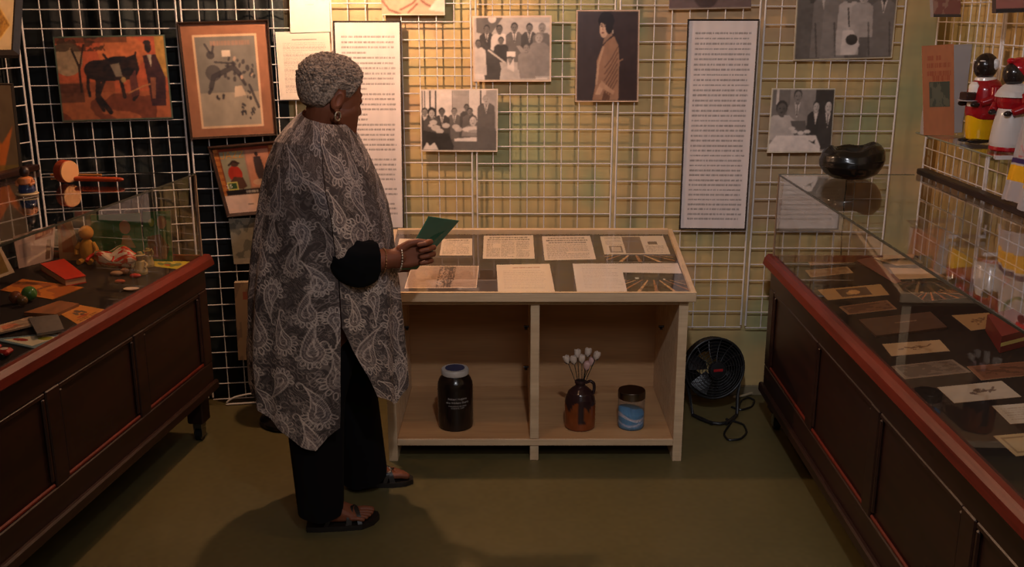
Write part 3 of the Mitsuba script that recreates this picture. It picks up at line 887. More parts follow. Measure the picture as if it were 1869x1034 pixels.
def comic_card(U, V, C):
    C[:] = S(120, 44, 24)
    paint(C, (np.mod(V * 40, 1) < 0.5) & ((U < 0.07) | (U > 0.93)), S(190, 120, 60))
    paint(C, rect(U, V, 0.09, 0.34, 0.91, 0.95), S(150, 110, 92))
    paint(C, rect(U, V, 0.52, 0.38, 0.91, 0.95), S(176, 118, 92))
    paint(C, rect(U, V, 0.09, 0.34, 0.5, 0.95), S(136, 128, 104))
    paint(C, ell(U, V, 0.28, 0.6, 0.12, 0.13), S(158, 46, 32))
    paint(C, ell(U, V, 0.3, 0.76, 0.07, 0.05), S(66, 44, 36))
    paint(C, poly(U, V, [(0.16, 0.48), (0.24, 0.56), (0.4, 0.54), (0.44, 0.4), (0.36, 0.36), (0.2, 0.38)]), S(78, 50, 38))
    paint(C, stroke(U, V, [(0.2, 0.74), (0.28, 0.8), (0.38, 0.76)], 0.012, 0.8), S(44, 30, 26))
    paint(C, ell(U, V, 0.7, 0.88, 0.03, 0.035), S(60, 44, 42))
    paint(C, poly(U, V, [(0.64, 0.84), (0.76, 0.84), (0.8, 0.6), (0.74, 0.44), (0.68, 0.44), (0.63, 0.62)]), S(60, 48, 48))
    paint(C, ell(U, V, 0.66, 0.45, 0.1, 0.05), S(190, 156, 130), 0.7)
    paint(C, rect(U, V, 0.1, 0.36, 0.28, 0.48), S(196, 176, 96))
    paint(C, rect(U, V, 0.12, 0.375, 0.26, 0.465), S(48, 70, 40))
    paint(C, rect(U, V, 0.05, 0.27, 0.95, 0.36), S(34, 26, 26))
    text_lines(U, V, C, 0.4, 0.62, 0.29, 0.34, 1, S(170, 160, 150), 3, 0.7, 0.9, 0)
    paint(C, V < 0.27, S(206, 170, 148))
    for x in (0.36, 0.56):
        paint(C, rect(U, V, x + 0.02, 0.11, x + 0.13, 0.13), S(90, 70, 62))


fk, finn, fn_ = framed('framed_print', [(323, 40), (490, 35), (507, 247), (348, 255)], on_l2, 0.028, 0.018, S(34, 24, 20), matted_print, 0.0022, 'dark framed print in a wide tan mat on the left grid', 'framed print', off=0.012)
ck2, cinn, cn = framed('framed_card', [(379, 267), (503, 256), (524, 386), (414, 396)], on_l2, 0.055, 0.02, S(46, 30, 24), comic_card, 0.0022, 'small dark-framed comic card hung under the tan matted print', 'framed print', off=0.012)
nt = meshkit.text_mesh('15', 0.016, 0.0008, True)
lt = meshkit.text_mesh('JAZZ', 0.030, 0.0008)
e1 = (cinn[1] - cinn[0]) / np.linalg.norm(cinn[1] - cinn[0])
e2 = np.cross(cn, e1)
put('title', moved(lt, frame(cinn[0] + e1 * 0.026 - e2 * 0.045 + cn * 0.0045, e1, e2)), 'vc', S(176, 122, 58), False, ck2)
cw, ch = np.linalg.norm(cinn[1] - cinn[0]), np.linalg.norm(cinn[3] - cinn[0])
put('number', moved(nt, frame(cinn[0] + e1 * cw * 0.135 - e2 * ch * 0.605 + cn * 0.0045, e1, e2)), 'vc', S(200, 190, 170), False, ck2)


def mule_painting(U, V, C):
    C[:] = S(196, 84, 28)
    n1 = nz(U, V, 5, 7)
    paint(C, V > 0.5, S(206, 86, 30))
    paint(C, ell(U, V, 0.6, 0.8, 0.22, 0.2), S(222, 120, 44), 0.7)
    paint(C, (U > 0.9) & (V > 0.5), S(196, 150, 40), 0.8)
    paint(C, ell(U, V, 0.1, 0.74, 0.14, 0.2), S(176, 150, 110), 0.9)
    paint(C, (V < 0.46) & (U < 0.5), S(150, 74, 32), 0.8)
    paint(C, (V < 0.34), S(178, 92, 38), 0.8)
    paint(C, (n1 > 0.55) & (V < 0.32), S(110, 44, 20), 0.8)
    paint(C, rect(U, V, 0.0, 0.22, 0.22, 0.45), S(60, 34, 24), 0.75)
    tr = S(52, 30, 20)
    paint(C, stroke(U, V, [(0.2, 0.35), (0.2, 0.65), (0.15, 0.85)], 0.014, 1.4), tr)
    paint(C, stroke(U, V, [(0.2, 0.6), (0.26, 0.9)], 0.011, 1.4), tr)
    paint(C, (V > 0.82) & (U < 0.45) & (nz(U, V, 14, 2) > 0.47), S(62, 40, 22), 0.85)
    paint(C, (V > 0.92) & (U < 0.65), S(74, 44, 22), 0.7)
    mule = S(44, 25, 22)
    paint(C, ell(U, V, 0.36, 0.6, 0.12, 0.12), mule)
    paint(C, ell(U, V, 0.55, 0.62, 0.15, 0.14), mule)
    paint(C, poly(U, V, [(0.3, 0.7), (0.62, 0.76), (0.7, 0.66), (0.66, 0.48), (0.34, 0.46)]), mule)
    paint(C, poly(U, V, [(0.62, 0.74), (0.72, 0.78), (0.74, 0.6), (0.7, 0.5), (0.66, 0.52)]), mule)
    for pts, w in (([(0.28, 0.6), (0.26, 0.4), (0.27, 0.3)], 0.02), ([(0.36, 0.5), (0.34, 0.3), (0.42, 0.14), (0.44, 0.1)], 0.032), ([(0.42, 0.5), (0.33, 0.26), (0.38, 0.12)], 0.022), ([(0.56, 0.5), (0.58, 0.28)], 0.024), ([(0.68, 0.55), (0.7, 0.3), (0.66, 0.24)], 0.02), ([(0.43, 0.78), (0.46, 0.72)], 0.016), ([(0.72, 0.8), (0.71, 0.74)], 0.012)):
        paint(C, stroke(U, V, pts, w, 1.4), mule)
    paint(C, poly(U, V, [(0.48, 0.66), (0.56, 0.68), (0.58, 0.52), (0.52, 0.52)]), S(140, 122, 100))
    paint(C, ell(U, V, 0.585, 0.48, 0.022, 0.035), S(170, 130, 70))
    paint(C, poly(U, V, [(0.64, 0.5), (0.7, 0.6), (0.72, 0.3), (0.64, 0.26)]), S(110, 52, 44))
    coat = S(70, 32, 34)
    paint(C, poly(U, V, [(0.78, 0.76), (0.9, 0.77), (0.97, 0.5), (0.95, 0.16), (0.82, 0.16), (0.8, 0.5)]), coat)
    paint(C, poly(U, V, [(0.82, 0.77), (0.86, 0.77), (0.85, 0.62)]), S(196, 176, 150))
    paint(C, ell(U, V, 0.835, 0.85, 0.032, 0.06), S(40, 26, 24))
    paint(C, ell(U, V, 0.83, 0.91, 0.036, 0.03), S(48, 34, 32))
    paint(C, poly(U, V, [(0.83, 0.5), (0.88, 0.5), (0.86, 0.25), (0.83, 0.25)]), S(150, 84, 50))
    paint(C, stroke(U, V, [(0.62, 0.32), (0.76, 0.4), (0.82, 0.42)], 0.008, 1.4), S(200, 130, 70))
    C *= (0.55 + 0.9 * nz(U * 1.6, V, 22, 9))[:, None]
    C += (0.10 * (nz(U, V * 1.8, 13, 5) - 0.5))[:, None] * S(255, 150, 70)
    C[:] = (np.clip(C, 0, 1) * 0.86 + np.clip(C, 0, 1).mean(1, keepdims=True) * 0.14) * 0.62
    paint(C, ~rect(U, V, 0.012, 0.018, 0.988, 0.982), S(60, 74, 62))


put_sheet('mule_painting', on_l1([(96, 67), (300, 63), (316, 216), (114, 222)], 0.02), 0.0022, mule_painting, 0.016, 'satin', blur=0.7, edge=S(52, 66, 56), label='orange painting of a dark mule and a standing man in a long coat', cat='painting')


def poster_a(U, V, C):
    C[:] = S(168, 142, 104)
    C *= (0.94 + 0.12 * nz(U, V, 8, 1))[:, None]
    m = np.abs(U - 0.62) / 0.33 + np.abs(V - 0.28) / 0.22 < 1
    paint(C, m, S(150, 104, 40))
    paint(C, m & (nz(U, V, 30, 2) > 0.52), S(96, 62, 24), 0.8)
    paint(C, (np.abs(np.abs(U - 0.62) / 0.33 + np.abs(V - 0.28) / 0.22 - 0.95) < 0.05), S(190, 150, 80))


def poster_b(U, V, C):
    C[:] = S(70, 56, 40)
    C *= (0.8 + 0.4 * nz(U, V, 6, 4))[:, None]
    paint(C, poly(U, V, [(0.3, 0.0), (0.45, 0.5), (0.7, 0.35), (0.95, 0.55), (0.7, 0.05)]), S(150, 74, 26), 0.8)
    paint(C, rect(U, V, 0, 0, 1, 0.12), S(86, 70, 34), 0.8)


framed('framed_poster', [(-62, -95), (41, -85), (30, 106), (-66, 106)], on_l0, 0.12, 0.02, S(26, 16, 12), poster_a, 0.003, 'dark-framed cream poster with a gold diamond in the top left corner', 'framed print', off=0.06)
framed('framed_picture', [(-70, 150), (20, 152), (38, 322), (-66, 326)], on_l0, 0.03, 0.012, S(70, 60, 50), poster_b, 0.003, 'thin-framed dim orange picture at the left edge above the toy case', 'framed print', off=0.02)


def grey_print(U, V, C):
    C[:] = S(128, 118, 100)
    paint(C, nz(U, V, 5, 3) > 0.5, S(78, 76, 66), 0.75)
    paint(C, V < 0.12, S(150, 136, 118), 0.8)
    C *= (0.85 + 0.3 * nz(U, V, 26, 5))[:, None]


def brown_box_art(U, V, C):
    C[:] = S(130, 104, 78)
    paint(C, rect(U, V, 0.3, 0.78, 0.75, 0.88), S(120, 60, 42))
    paint(C, nz(U, V, 3, 8) > 0.52, S(98, 76, 62), 0.7)


put_sheet('hanging_print', on_l2([(417, 399), (492, 396), (499, 479), (427, 482)], 0.014), 0.004, grey_print, 0.003, 'satin', label='faded grey-green print hung right under the comic card frame', cat='print')
put_sheet('hanging_print', on_l2([(427, 516), (476, 514), (484, 655), (435, 657)], 0.05), 0.004, brown_box_art, 0.035, 'satin', edge=S(158, 138, 114), label='deep brown canvas print hung low beside the paisley robe', cat='print')

# ------------------------------------------------------------------ low display cabinet in the middle
cb = thing('display_cabinet', 'pale wooden cabinet with a sloped glazed top and two open bays', 'display cabinet')
YF, XL0, XR0, YB = 3.76, -0.503, 0.692, 4.37
t_ = 0.036
W_ = lambda nm, m, mt='palewood', par=None, **kw: put(nm, m, mt, smooth=False, parent=par or cb, **kw)


def zslope(y):
    return 0.722 + (y - 3.725) * (0.838 - 0.722) / (YB - 3.725)


for x in (XL0, XR0 - t_):
    pg = Polygon([(YF, 0.0), (YF, zslope(YF) - 0.041), (YB, zslope(YB) - 0.041), (YB, 0.0)])
    e = trimesh.creation.extrude_polygon(pg, t_)
    e.vertices = np.column_stack([x + e.vertices[:, 2], e.vertices[:, 0], e.vertices[:, 1]])
    if e.volume < 0:
        e.invert()
    W_('side_board', e)
xm = at_y(976, 680, YF)[0]
W_('divider', cbox([xm - t_ / 2, YF, 0.0975], [xm + t_ / 2, YB - 0.0125, 0.665], 0.002))
W_('middle_foot', cbox([xm - t_ / 2, YF + 0.005, 0.0], [xm + t_ / 2, YF + 0.15, 0.066], 0.002))
W_('shelf', cbox([XL0 + t_ + 0.0003, YF + 0.004, 0.067], [XR0 - t_ - 0.0003, YB - 0.0125, 0.097], 0.003), 'plywood')
W_('shelf_edge', cbox([XL0 + t_ + 0.0003, YF - 0.002, 0.068], [XR0 - t_ - 0.0003, YF + 0.0035, 0.096], 0.002))
W_('back_panel', cbox([XL0 + t_ + 0.0003, YB - 0.012, 0.068], [XR0 - t_ - 0.0003, YB, 0.70], 0.0), 'plywood')
W_('head_rail', cbox([XL0 + t_ + 0.0003, YF, 0.6655], [XR0 - t_ - 0.0003, YF + 0.03, 0.684], 0.002))
W_('front_apron', cbox([-0.53, 3.725, 0.6855], [0.716, 3.7365, 0.722], 0.003))
# sloping deck, dark cloth and rim
sd = np.array([0, YB - 3.725, 0.838 - 0.722])
SLEN = np.linalg.norm(sd)
sd /= SLEN
sn = np.cross([1, 0, 0], sd)
MS = frame([-0.53, 3.725, 0.722], [1, 0, 0], sd)     # x along the front, y up the slope, z normal
SW = 1.246
SB = lambda a, b, c=0.002: moved(cbox(a, b, c), MS)
W_('top_board', SB([0, 0.0135, -0.038], [SW, SLEN, -0.022], 0.001))
W_('display_cloth', SB([0.0205, 0.0125, -0.0215], [SW - 0.0205, SLEN - 0.0205, -0.0175], 0.0), 'vc', color=S(66, 50, 40), label='dark brown display cloth')
W_('side_rim', SB([0, 0.0125, -0.0215], [0.02, SLEN, 0.001]))
W_('side_rim', SB([SW - 0.02, 0.0125, -0.0215], [SW, SLEN, 0.001]))
W_('back_rim', SB([0.0205, SLEN - 0.02, -0.0215], [SW - 0.0205, SLEN, 0.006]))
W_('front_rim', SB([0.0, 0.0, 0.0002], [SW, 0.0115, 0.0022], 0.0))
g = moved(trimesh.Trimesh([[0.01, 0.01, 0.0015], [SW - 0.01, 0.01, 0.0015], [SW - 0.01, SLEN - 0.022, 0.0015], [0.01, SLEN - 0.022, 0.0015]], [[0, 1, 2], [0, 2, 3]], process=False), MS)
W_('glass_top', g, 'glass', label='clear glass sheet')
for px, py in ((748, 599), (966, 598), (966, 672), (1195, 598)):
    s = 1 if px < 800 else -1
    x0 = XL0 + t_ if px < 800 else (xm - t_ / 2 if px < 1000 else XR0 - t_)
    z = at_y(px, py, 4.1)[2]
    W_('shelf_pin', cat_mesh([cyl([x0, 4.12, z], [x0 + s * 0.022, 4.12, z], 0.005, 8), cbox([x0 + s * 0.012 - 0.006, 4.11, z - 0.012], [x0 + s * 0.012 + 0.006, 4.13, z - 0.004], 0.001)]), 'satin', color=S(44, 28, 22))


def on_slope(pts, off=-0.0162):
    o = MS[:3, 3] + sn * off
    out, inv = [], np.linalg.inv(MS)
    for x, y in pts:
        l = inv @ np.append(at_plane(x, y, o, sn), 1)
        l[0], l[1] = np.clip(l[0], 0.022, SW - 0.022), np.clip(l[1], 0.014, SLEN - 0.022)
        out.append((MS @ l)[:3])
    return out


def clipping(seed, cols, heads, n, paper=(205, 182, 158)):
    def fn(U, V, C):
        C[:] = S(*paper)
        ink = S(92, 74, 64)
        y = 0.94
        for h in range(heads):
            text_lines(U, V, C, 0.12 if h % 2 == 0 else 0.08, 0.88 if h % 2 == 0 else 0.92, y - 0.075, y, 1, S(70, 54, 48), seed + h, 0.75, 0.8, 0.0)
            y -= 0.095
        for c in range(cols):
            w = 0.86 / cols
            text_lines(U, V, C, 0.07 + c * w, 0.07 + (c + 1) * w - 0.02, 0.06, y, n, ink, seed * 7 + c, 0.5, 0.65, 0.05)
    return fn


def spread(U, V, C):
    C[:] = S(196, 178, 156)
    paint(C, rect(U, V, 0.34, 0.05, 0.62, 0.95), S(110, 92, 78))
    paint(C, rect(U, V, 0.1, 0.1, 0.3, 0.45), S(120, 104, 92))
    paint(C, rect(U, V, 0.13, 0.15, 0.27, 0.4), S(176, 158, 138))
    text_lines(U, V, C, 0.06, 0.32, 0.82, 0.94, 2, S(80, 66, 58), 4, 0.6, 0.7)
    text_lines(U, V, C, 0.06, 0.32, 0.5, 0.78, 5, S(110, 94, 84), 5, 0.5, 0.6)
    paint(C, rect(U, V, 0.72, 0.52, 0.86, 0.68), S(96, 78, 68))
    text_lines(U, V, C, 0.66, 0.95, 0.08, 0.48, 7, S(110, 94, 84), 6, 0.5, 0.6)


def rays(U, V, C, seed=0):
    C[:] = S(40, 26, 20)
    for k in range(-9, 10):
        a = k * 0.36
        t = np.abs((U - 0.48) - a * (0.9 - V) * 0.9)
        paint(C, (t < 0.03 * (1.02 - V)) & (V < 0.62), S(196, 150, 104) if k % 2 else S(150, 98, 62), 0.9)
    paint(C, V > 0.62, S(34, 24, 22))
    r = np.random.default_rng(seed)
    for _ in range(22):
        x = r.uniform(0, 1)
        paint(C, ell(U, V, x, r.uniform(0.6, 0.72), 0.012, 0.05), S(20, 14, 12))
    paint(C, rect(U, V, 0.18, 0.66, 0.25, 0.75), S(170, 170, 160))
    paint(C, ell(U, V, 0.66, 0.66, 0.02, 0.04), S(200, 180, 160))
    paint(C, (nz(U, V, 20, 3) > 0.6) & (V < 0.55), S(70, 44, 30), 0.5)


def etching(U, V, C):
    C[:] = S(168, 138, 116)
    C *= (0.85 + 0.3 * nz(U * 4, V * 1.0, 8, 5))[:, None]
    paint(C, (np.mod(V * 22 + nz(U, V, 4, 1) * 1.5, 1) < 0.3), S(120, 92, 76), 0.6)
    m = np.abs(U - 0.55) < 0.12
    paint(C, m & (nz(U * 3, V, 24, 2) > 0.5), S(60, 44, 36), 0.85)
    for x in (0.58, 0.6, 0.62):
        paint(C, np.abs(U - x) < 0.006, S(70, 52, 44), 0.8)
    border(U, V, C, 0.012, 0.03, S(212, 186, 160))


def letter(seed, head=(120, 70, 60)):
    def fn(U, V, C):
        C[:] = S(216, 192, 166)
        text_lines(U, V, C, 0.3, 0.8, 0.84, 0.9, 1, S(*head), seed, 0.6, 0.6, 0)
        text_lines(U, V, C, 0.12, 0.9, 0.1, 0.78, 11, S(150, 126, 106), seed + 1, 0.3, 0.5, 0.1)
    return fn


def wide_page(U, V, C):
    C[:] = S(206, 190, 176)
    text_lines(U, V, C, 0.08, 0.45, 0.1, 0.95, 16, S(150, 132, 120), 8, 0.4, 0.5, 0.3)
    text_lines(U, V, C, 0.6, 0.95, 0.75, 0.9, 3, S(160, 142, 130), 9, 0.4, 0.4, 0.3)


docs = [
    ('letter_sheet', [(729, 435), (783, 437), (779, 468), (722, 467)], letter(40), 'white sheet mostly hidden behind the hand at the back left of the sloped top', 'paper'),
    ('newspaper_clipping', [(807, 436), (862, 435), (862, 466), (802, 466)], clipping(3, 2, 1, 9), 'smallest newspaper clipping in the back row on the cabinet', 'newspaper clipping'),
    ('newspaper_clipping', [(883, 430), (973, 429), (976, 472), (881, 472)], clipping(5, 3, 2, 12), 'square newspaper clipping with narrow columns, second clipping from left in the back row', 'newspaper clipping'),
    ('newspaper_clipping', [(989, 431), (1077, 430), (1088, 473), (994, 475)], clipping(9, 1, 3, 11, (206, 184, 164)), 'newspaper clipping with bold three-line headline in the middle of the back row', 'newspaper clipping'),
    ('magazine_spread', [(1095, 431), (1210, 430), (1224, 464), (1103, 464)], spread, 'open magazine spread with a dark centre picture at the back right of the cabinet', 'magazine page'),
    ('road_photograph', [(1101, 465.5), (1226, 465.5), (1233, 478), (1110, 477)], lambda U, V, C: rays(U, V * 0.55, C, 1), 'narrow strip photograph of converging stripes just below the magazine spread', 'photograph'),
    ('etching_print', [(751, 485), (874, 485), (870, 525), (738, 526)], etching, 'wide brownish etching at the front left of the cabinet top', 'print'),
    ('letter_sheet', [(906, 483), (1003, 481), (1013, 532), (909, 532)], letter(50, (160, 80, 60)), 'cream typed letter with a red heading in the front row', 'paper'),
    ('wide_page', [(1045, 481), (1237, 480), (1264, 531), (1053, 532)], wide_page, 'wide white page under the dark striped photograph', 'paper')]
for nm, q, fn, lab, cat in docs:
    put_sheet(nm, on_slope(q), 0.0022, fn, 0.0012, 'vc', label=lab, cat=cat)
put_sheet('road_photograph', on_slope([(1137, 497), (1252, 499), (1265, 531.5), (1145, 532)], -0.0142), 0.0022, lambda U, V, C: rays(U, V, C, 2), 0.0012, 'photo', label='dark photograph of converging light stripes at the front right corner of the cabinet', cat='photograph')

# ------------------------------------------------------------------ things in the open bays
SZ = 0.0972
jc = at_z(832, 776, SZ)
jk = thing('soil_jar', 'large dark glass jar with a white lid in the left bay', 'jar')
R = 0.0735
prof = [(0, 0.0), (R * 0.86, 0.0), (R * 0.97, 0.006), (R, 0.02), (R, 0.178), (R * 0.97, 0.198), (R * 0.86, 0.216), (R * 0.72, 0.226), (R * 0.68, 0.232), (0, 0.232)]
put('body', lathe(prof, 48, jc), 'gloss', S(24, 15, 12), 40, jk)
lid = [(0, 0.2325), (R * 0.76, 0.2325), (R * 0.78, 0.236), (R * 0.78, 0.25), (R * 0.74, 0.256), (0, 0.257)]
put('lid', lathe(lid, 48, jc), 'satin', S(178, 168, 158), 40, jk, label='white screw lid')
put('lid_label', lathe([(0, 0.2575), (R * 0.55, 0.2575), (R * 0.55, 0.2583), (0, 0.2585)], 32, jc), 'satin', S(52, 56, 84), 40, jk, label='dark blue disc on the lid')


def wrap_text(txt, h, z, r, c, ang0):
    m = meshkit.text_mesh(txt, h, 0.0006)
    w = m.vertices[:, 0].max()
    m = m.subdivide_to_size(0.006)
    x, y, d = m.vertices.T
    a = ang0 + (x - w / 2) / r
    m.vertices = np.column_stack([c[0] + (r + 0.0003 + d) * np.cos(a), c[1] + (r + 0.0003 + d) * np.sin(a), c[2] + z + y])
    return m


fa = math.atan2(-jc[1], -jc[0]) + 0.12
txt = cat_mesh([wrap_text('Robert Hughes', 0.0085, 0.142, R, jc, fa), wrap_text('aka William Burns', 0.0085, 0.126, R, jc, fa), wrap_text('Cumberland, Maryland', 0.0052, 0.113, R, jc, fa), wrap_text('October 6, 1907', 0.0052, 0.104, R, jc, fa)])
put('lettering', txt, 'vc', S(150, 142, 136), False, jk)

vk = thing('stoneware_jug', 'brown stoneware jug with a loop handle holding white roses', 'jug')
vc_ = at_z(1058, 778, SZ)
R = 0.064
prof = np.array([(0, 0), (R * 0.85, 0), (R * 0.98, 0.008), (R, 0.03), (R, 0.11), (R * 0.95, 0.132), (R * 0.78, 0.158), (R * 0.5, 0.175), (R * 0.34, 0.182), (R * 0.31, 0.19), (R * 0.37, 0.197), (R * 0.36, 0.205), (R * 0.25, 0.207), (R * 0.22, 0.195), (0, 0.19)])
pd = np.column_stack([np.interp(np.linspace(0, len(prof) - 1, 90), np.arange(len(prof)), prof[:, i]) for i in (0, 1)])
m = lathe(pd, 48, vc_)
zz = m.vertices[:, 2] - SZ
aa = np.arctan2(m.vertices[:, 1] - vc_[1], m.vertices[:, 0] - vc_[0])
glz = (zz > 0.118 + 0.012 * np.sin(3 * aa) + 0.03 * np.maximum(0, np.sin(5 * aa + 1)) * -1).astype(float)
drip = (np.abs(np.mod(aa + 1.9, 2 * pi) - 0.35) < 0.22 + 0.06 * np.sin(zz * 60)) & (zz > 0.03)
nn = meshkit.fbm(m.vertices * 35, 3, 2)
col = S(118, 58, 26)[None] * (0.7 + 0.6 * nn)[:, None]
col = np.where((glz > 0)[:, None] | drip[:, None], S(44, 26, 26)[None] * (0.8 + 0.4 * nn)[:, None], col)
put('body', m, 'gloss', col, True, vk)
hx = [vc_ + np.array([R * 0.34, 0.0, 0.196]), vc_ + np.array([R * 0.62, -0.004, 0.206]), vc_ + np.array([R * 0.86, -0.006, 0.196]), vc_ + np.array([R * 0.9, -0.006, 0.172]), vc_ + np.array([R * 0.82, -0.004, 0.15])]
hp = np.array([[np.interp(t, range(5), [p[i] for p in hx]) for i in range(3)] for t in np.linspace(0, 4, 25)])
for _ in range(4):
    hp[1:-1] = (hp[:-2] + 2 * hp[1:-1] + hp[2:]) / 4
put('handle', tube(hp, 0.0062, 10), 'gloss', S(40, 24, 24), 40, vk)

# white roses
rng = np.random.default_rng(5)
roses = [(1035, 656, 0.012), (1047, 657, -0.014), (1062, 655, -0.010), (1054, 645, 0.024), (1073, 643, 0.014), (1071, 668, -0.030), (1080, 660, 0.010), (1089, 649, -0.010)]
ROSE = ['leftmost white rose in the stoneware jug', 'second white rose from the left in the stoneware jug, beside the leftmost', 'white rose just left of the middle of the bunch in the jug',
        'white rose at the back rising between the left roses of the jug', 'topmost white rose of the bunch in the stoneware jug', 'lowest, faintly pink rose at the front of the bunch in the jug',
        'faintly pink rose just right of the lowest one in the jug', 'rightmost white rose in the stoneware jug']
for i, (px, py, dy) in enumerate(roses):
    c = at_y(px, py, vc_[1] + dy)
    rk = thing('rose', ROSE[i], 'rose', 'white roses in the jug')
    base = vc_ + np.array([rng.normal(0, 0.006), rng.normal(0, 0.004), 0.15])
    ax = c - base
    ax /= np.linalg.norm(ax)
    put('stem', tube([base, base + (c - base) * 0.5 + [0, 0, 0.004], c - ax * 0.016], 0.0016, 6), 'vc', S(34, 30, 18), 40, rk)
    x = np.cross(ax, [0.3, 1, 0])
    x /= np.linalg.norm(x)
    Mx = frame(c, x, np.cross(ax, x))
    bud = lathe([(0, -0.017), (0.007, -0.016), (0.012, -0.007), (0.0135, 0.002), (0.011, 0.012), (0.0085, 0.016), (0.006, 0.012), (0, 0.009)], 14)
    tone = S(190, 168, 148) if i not in (5, 6) else S(190, 150, 140)
    put('bud', moved(bud, Mx), 'vc', tone, True, rk)
    for k in range(4):
        a = k * pi / 2 + i
        u, v = np.meshgrid(np.linspace(-0.85, 0.85, 7), np.linspace(0, 1, 7))
        u, v = u.ravel(), v.ravel()
        rad = 0.0085 + 0.0068 * np.sin(v * 2.2) - 0.001 * k
        P = np.column_stack([rad * np.cos(a + u), rad * np.sin(a + u), -0.014 + 0.033 * v - 0.006 * u ** 2 * v])
        put('petal', moved(trimesh.Trimesh(P, grid_faces(7, 7), process=False), Mx), 'vc', tone * 1.06, True, rk)
    sep = [trimesh.Trimesh([[0.004 * math.cos(a - .5), 0.004 * math.sin(a - .5), -0.0165], [0.004 * math.cos(a + .5), 0.004 * math.sin(a + .5), -0.0165], [0.0165 * math.cos(a), 0.0165 * math.sin(a), -0.004], [0.010 * math.cos(a), 0.010 * math.sin(a), -0.016]], [[0, 1, 2], [0, 2, 3], [1, 3, 2]], process=False) for a in np.arange(5) * 2 * pi / 5]
    put('sepals', moved(cat_mesh(sep), Mx), 'vc', S(30, 28, 18), False, rk)

ak = thing('sand_jar', 'clear glass jar of blue sand with a metal lid in the right bay', 'jar')
ac = at_z(1151, 777, SZ)
R = 0.056
put('glass_wall', lathe([(0, 0.0), (R * 0.92, 0.0), (R, 0.007), (R, 0.125), (R * 0.93, 0.132)], 40, ac), 'jar_glass', smooth=40, parent=ak, label='clear glass wall')
sm = lathe(np.column_stack([np.r_[0, R * 0.9, np.full(24, R * 0.955), np.linspace(R * 0.955, 0, 10)], np.r_[0.003, 0.003, np.linspace(0.01, 0.072, 24), 0.072 + 0.006 * np.sin(np.linspace(0, 3, 10))]]), 40, ac)
aa = np.arctan2(sm.vertices[:, 1] - ac[1], sm.vertices[:, 0] - ac[0])
zz = sm.vertices[:, 2] - SZ
sm.vertices[zz > 0.06, 2] += 0.010 * np.cos(aa[zz > 0.06] - 2.6)
col = np.tile(S(64, 132, 176), (len(sm.vertices), 1))
band = np.abs(zz - (0.052 + 0.010 * np.sin(aa * 2 + 0.6))) < 0.006
col[band] = S(196, 190, 200)
band2 = (np.abs(zz - (0.040 + 0.02 * np.sin(aa * 1 + 0.2))) < 0.005)
col[band2] = S(170, 176, 196)
put('blue_sand', sm, 'vc', col, True, ak, label='blue and white layered sand')
put('lid', lathe([(0, 0.130), (R * 1.0, 0.130), (R * 1.02, 0.133), (R * 1.02, 0.158), (R * 0.98, 0.163), (0, 0.163)], 40, ac), 'metal', S(120, 108, 98), 40, ak, label='brushed metal lid')

# ------------------------------------------------------------------ fan in the corner
fk2 = thing('floor_fan', 'round black floor fan standing in the corner beside the cabinet', 'fan')
fc = at_y(1305, 672, 4.27)
fax = np.array([0.18, -1.0, 0.12])
fax /= np.linalg.norm(fax)
fx = np.cross([0, 0, 1], fax)
fx /= np.linalg.norm(fx)
MF = frame(fc, fx, np.cross(fax, fx))
RF = 0.138
ringp = lambda r, z, n=48: [[r * math.cos(a), r * math.sin(a), z] for a in np.arange(n) * 2 * pi / n]
put('rim', moved(cat_mesh([tube(ringp(RF, 0.0), 0.006, 8, True), tube(ringp(RF * 0.985, -0.045), 0.004, 6, True)]), MF), 'satin', S(18, 17, 18), 40, fk2)
shell = lathe([(RF, 0.0), (RF, -0.05), (RF * 0.8, -0.09), (RF * 0.45, -0.11), (RF * 0.4, -0.112)], 40)
put('housing', moved(shell, MF), 'satin', S(16, 15, 16), 40, fk2)
for r, z in ((0.30, 0.034), (0.40, 0.031), (0.5, 0.028), (0.6, 0.024), (0.7, 0.020), (0.8, 0.014), (0.9, 0.008)):
    put('grille_ring', moved(tube(ringp(RF * r, z, 40), 0.0016, 5, True), MF), 'satin', S(30, 28, 28), 40, fk2)
for k in range(14):
    a = k * 2 * pi / 14
    pts = [[RF * r * math.cos(a + 0.5 * (1 - r)), RF * r * math.sin(a + 0.5 * (1 - r)), z] for r, z in ((0.27, 0.034), (0.5, 0.028), (0.75, 0.017), (1.0, 0.0))]
    put('grille_spoke', moved(tube(pts, 0.0018, 5), MF), 'satin', S(24, 23, 24), 40, fk2)
put('hub', moved(lathe([(0, 0.04), (RF * 0.26, 0.037), (RF * 0.29, 0.03), (RF * 0.29, 0.02), (0, 0.02)], 32), MF), 'satin', S(20, 19, 20), 40, fk2)
put('badge', moved(cbox([-0.022, -0.006, 0.038], [0.022, 0.006, 0.0415], 0.001), MF), 'satin', S(150, 22, 26), False, fk2, label='red badge on the hub')
for k in range(5):
    a = k * 2 * pi / 5 + 0.3
    u, v = np.meshgrid(np.linspace(0, 1, 8), np.linspace(0, 1, 6))
    u, v = u.ravel(), v.ravel()
    rr = RF * (0.25 + 0.65 * u)
    an = a + (v - 0.5) * (0.75 - 0.1 * u)
    P = np.column_stack([rr * np.cos(an), rr * np.sin(an), -0.02 + (v - 0.5) * 0.034])
    put('blade', moved(trimesh.Trimesh(P, grid_faces(8, 6), process=False), MF), 'satin', S(24, 23, 25), True, fk2)
bx = fc + [0.0, 0.0, 0]
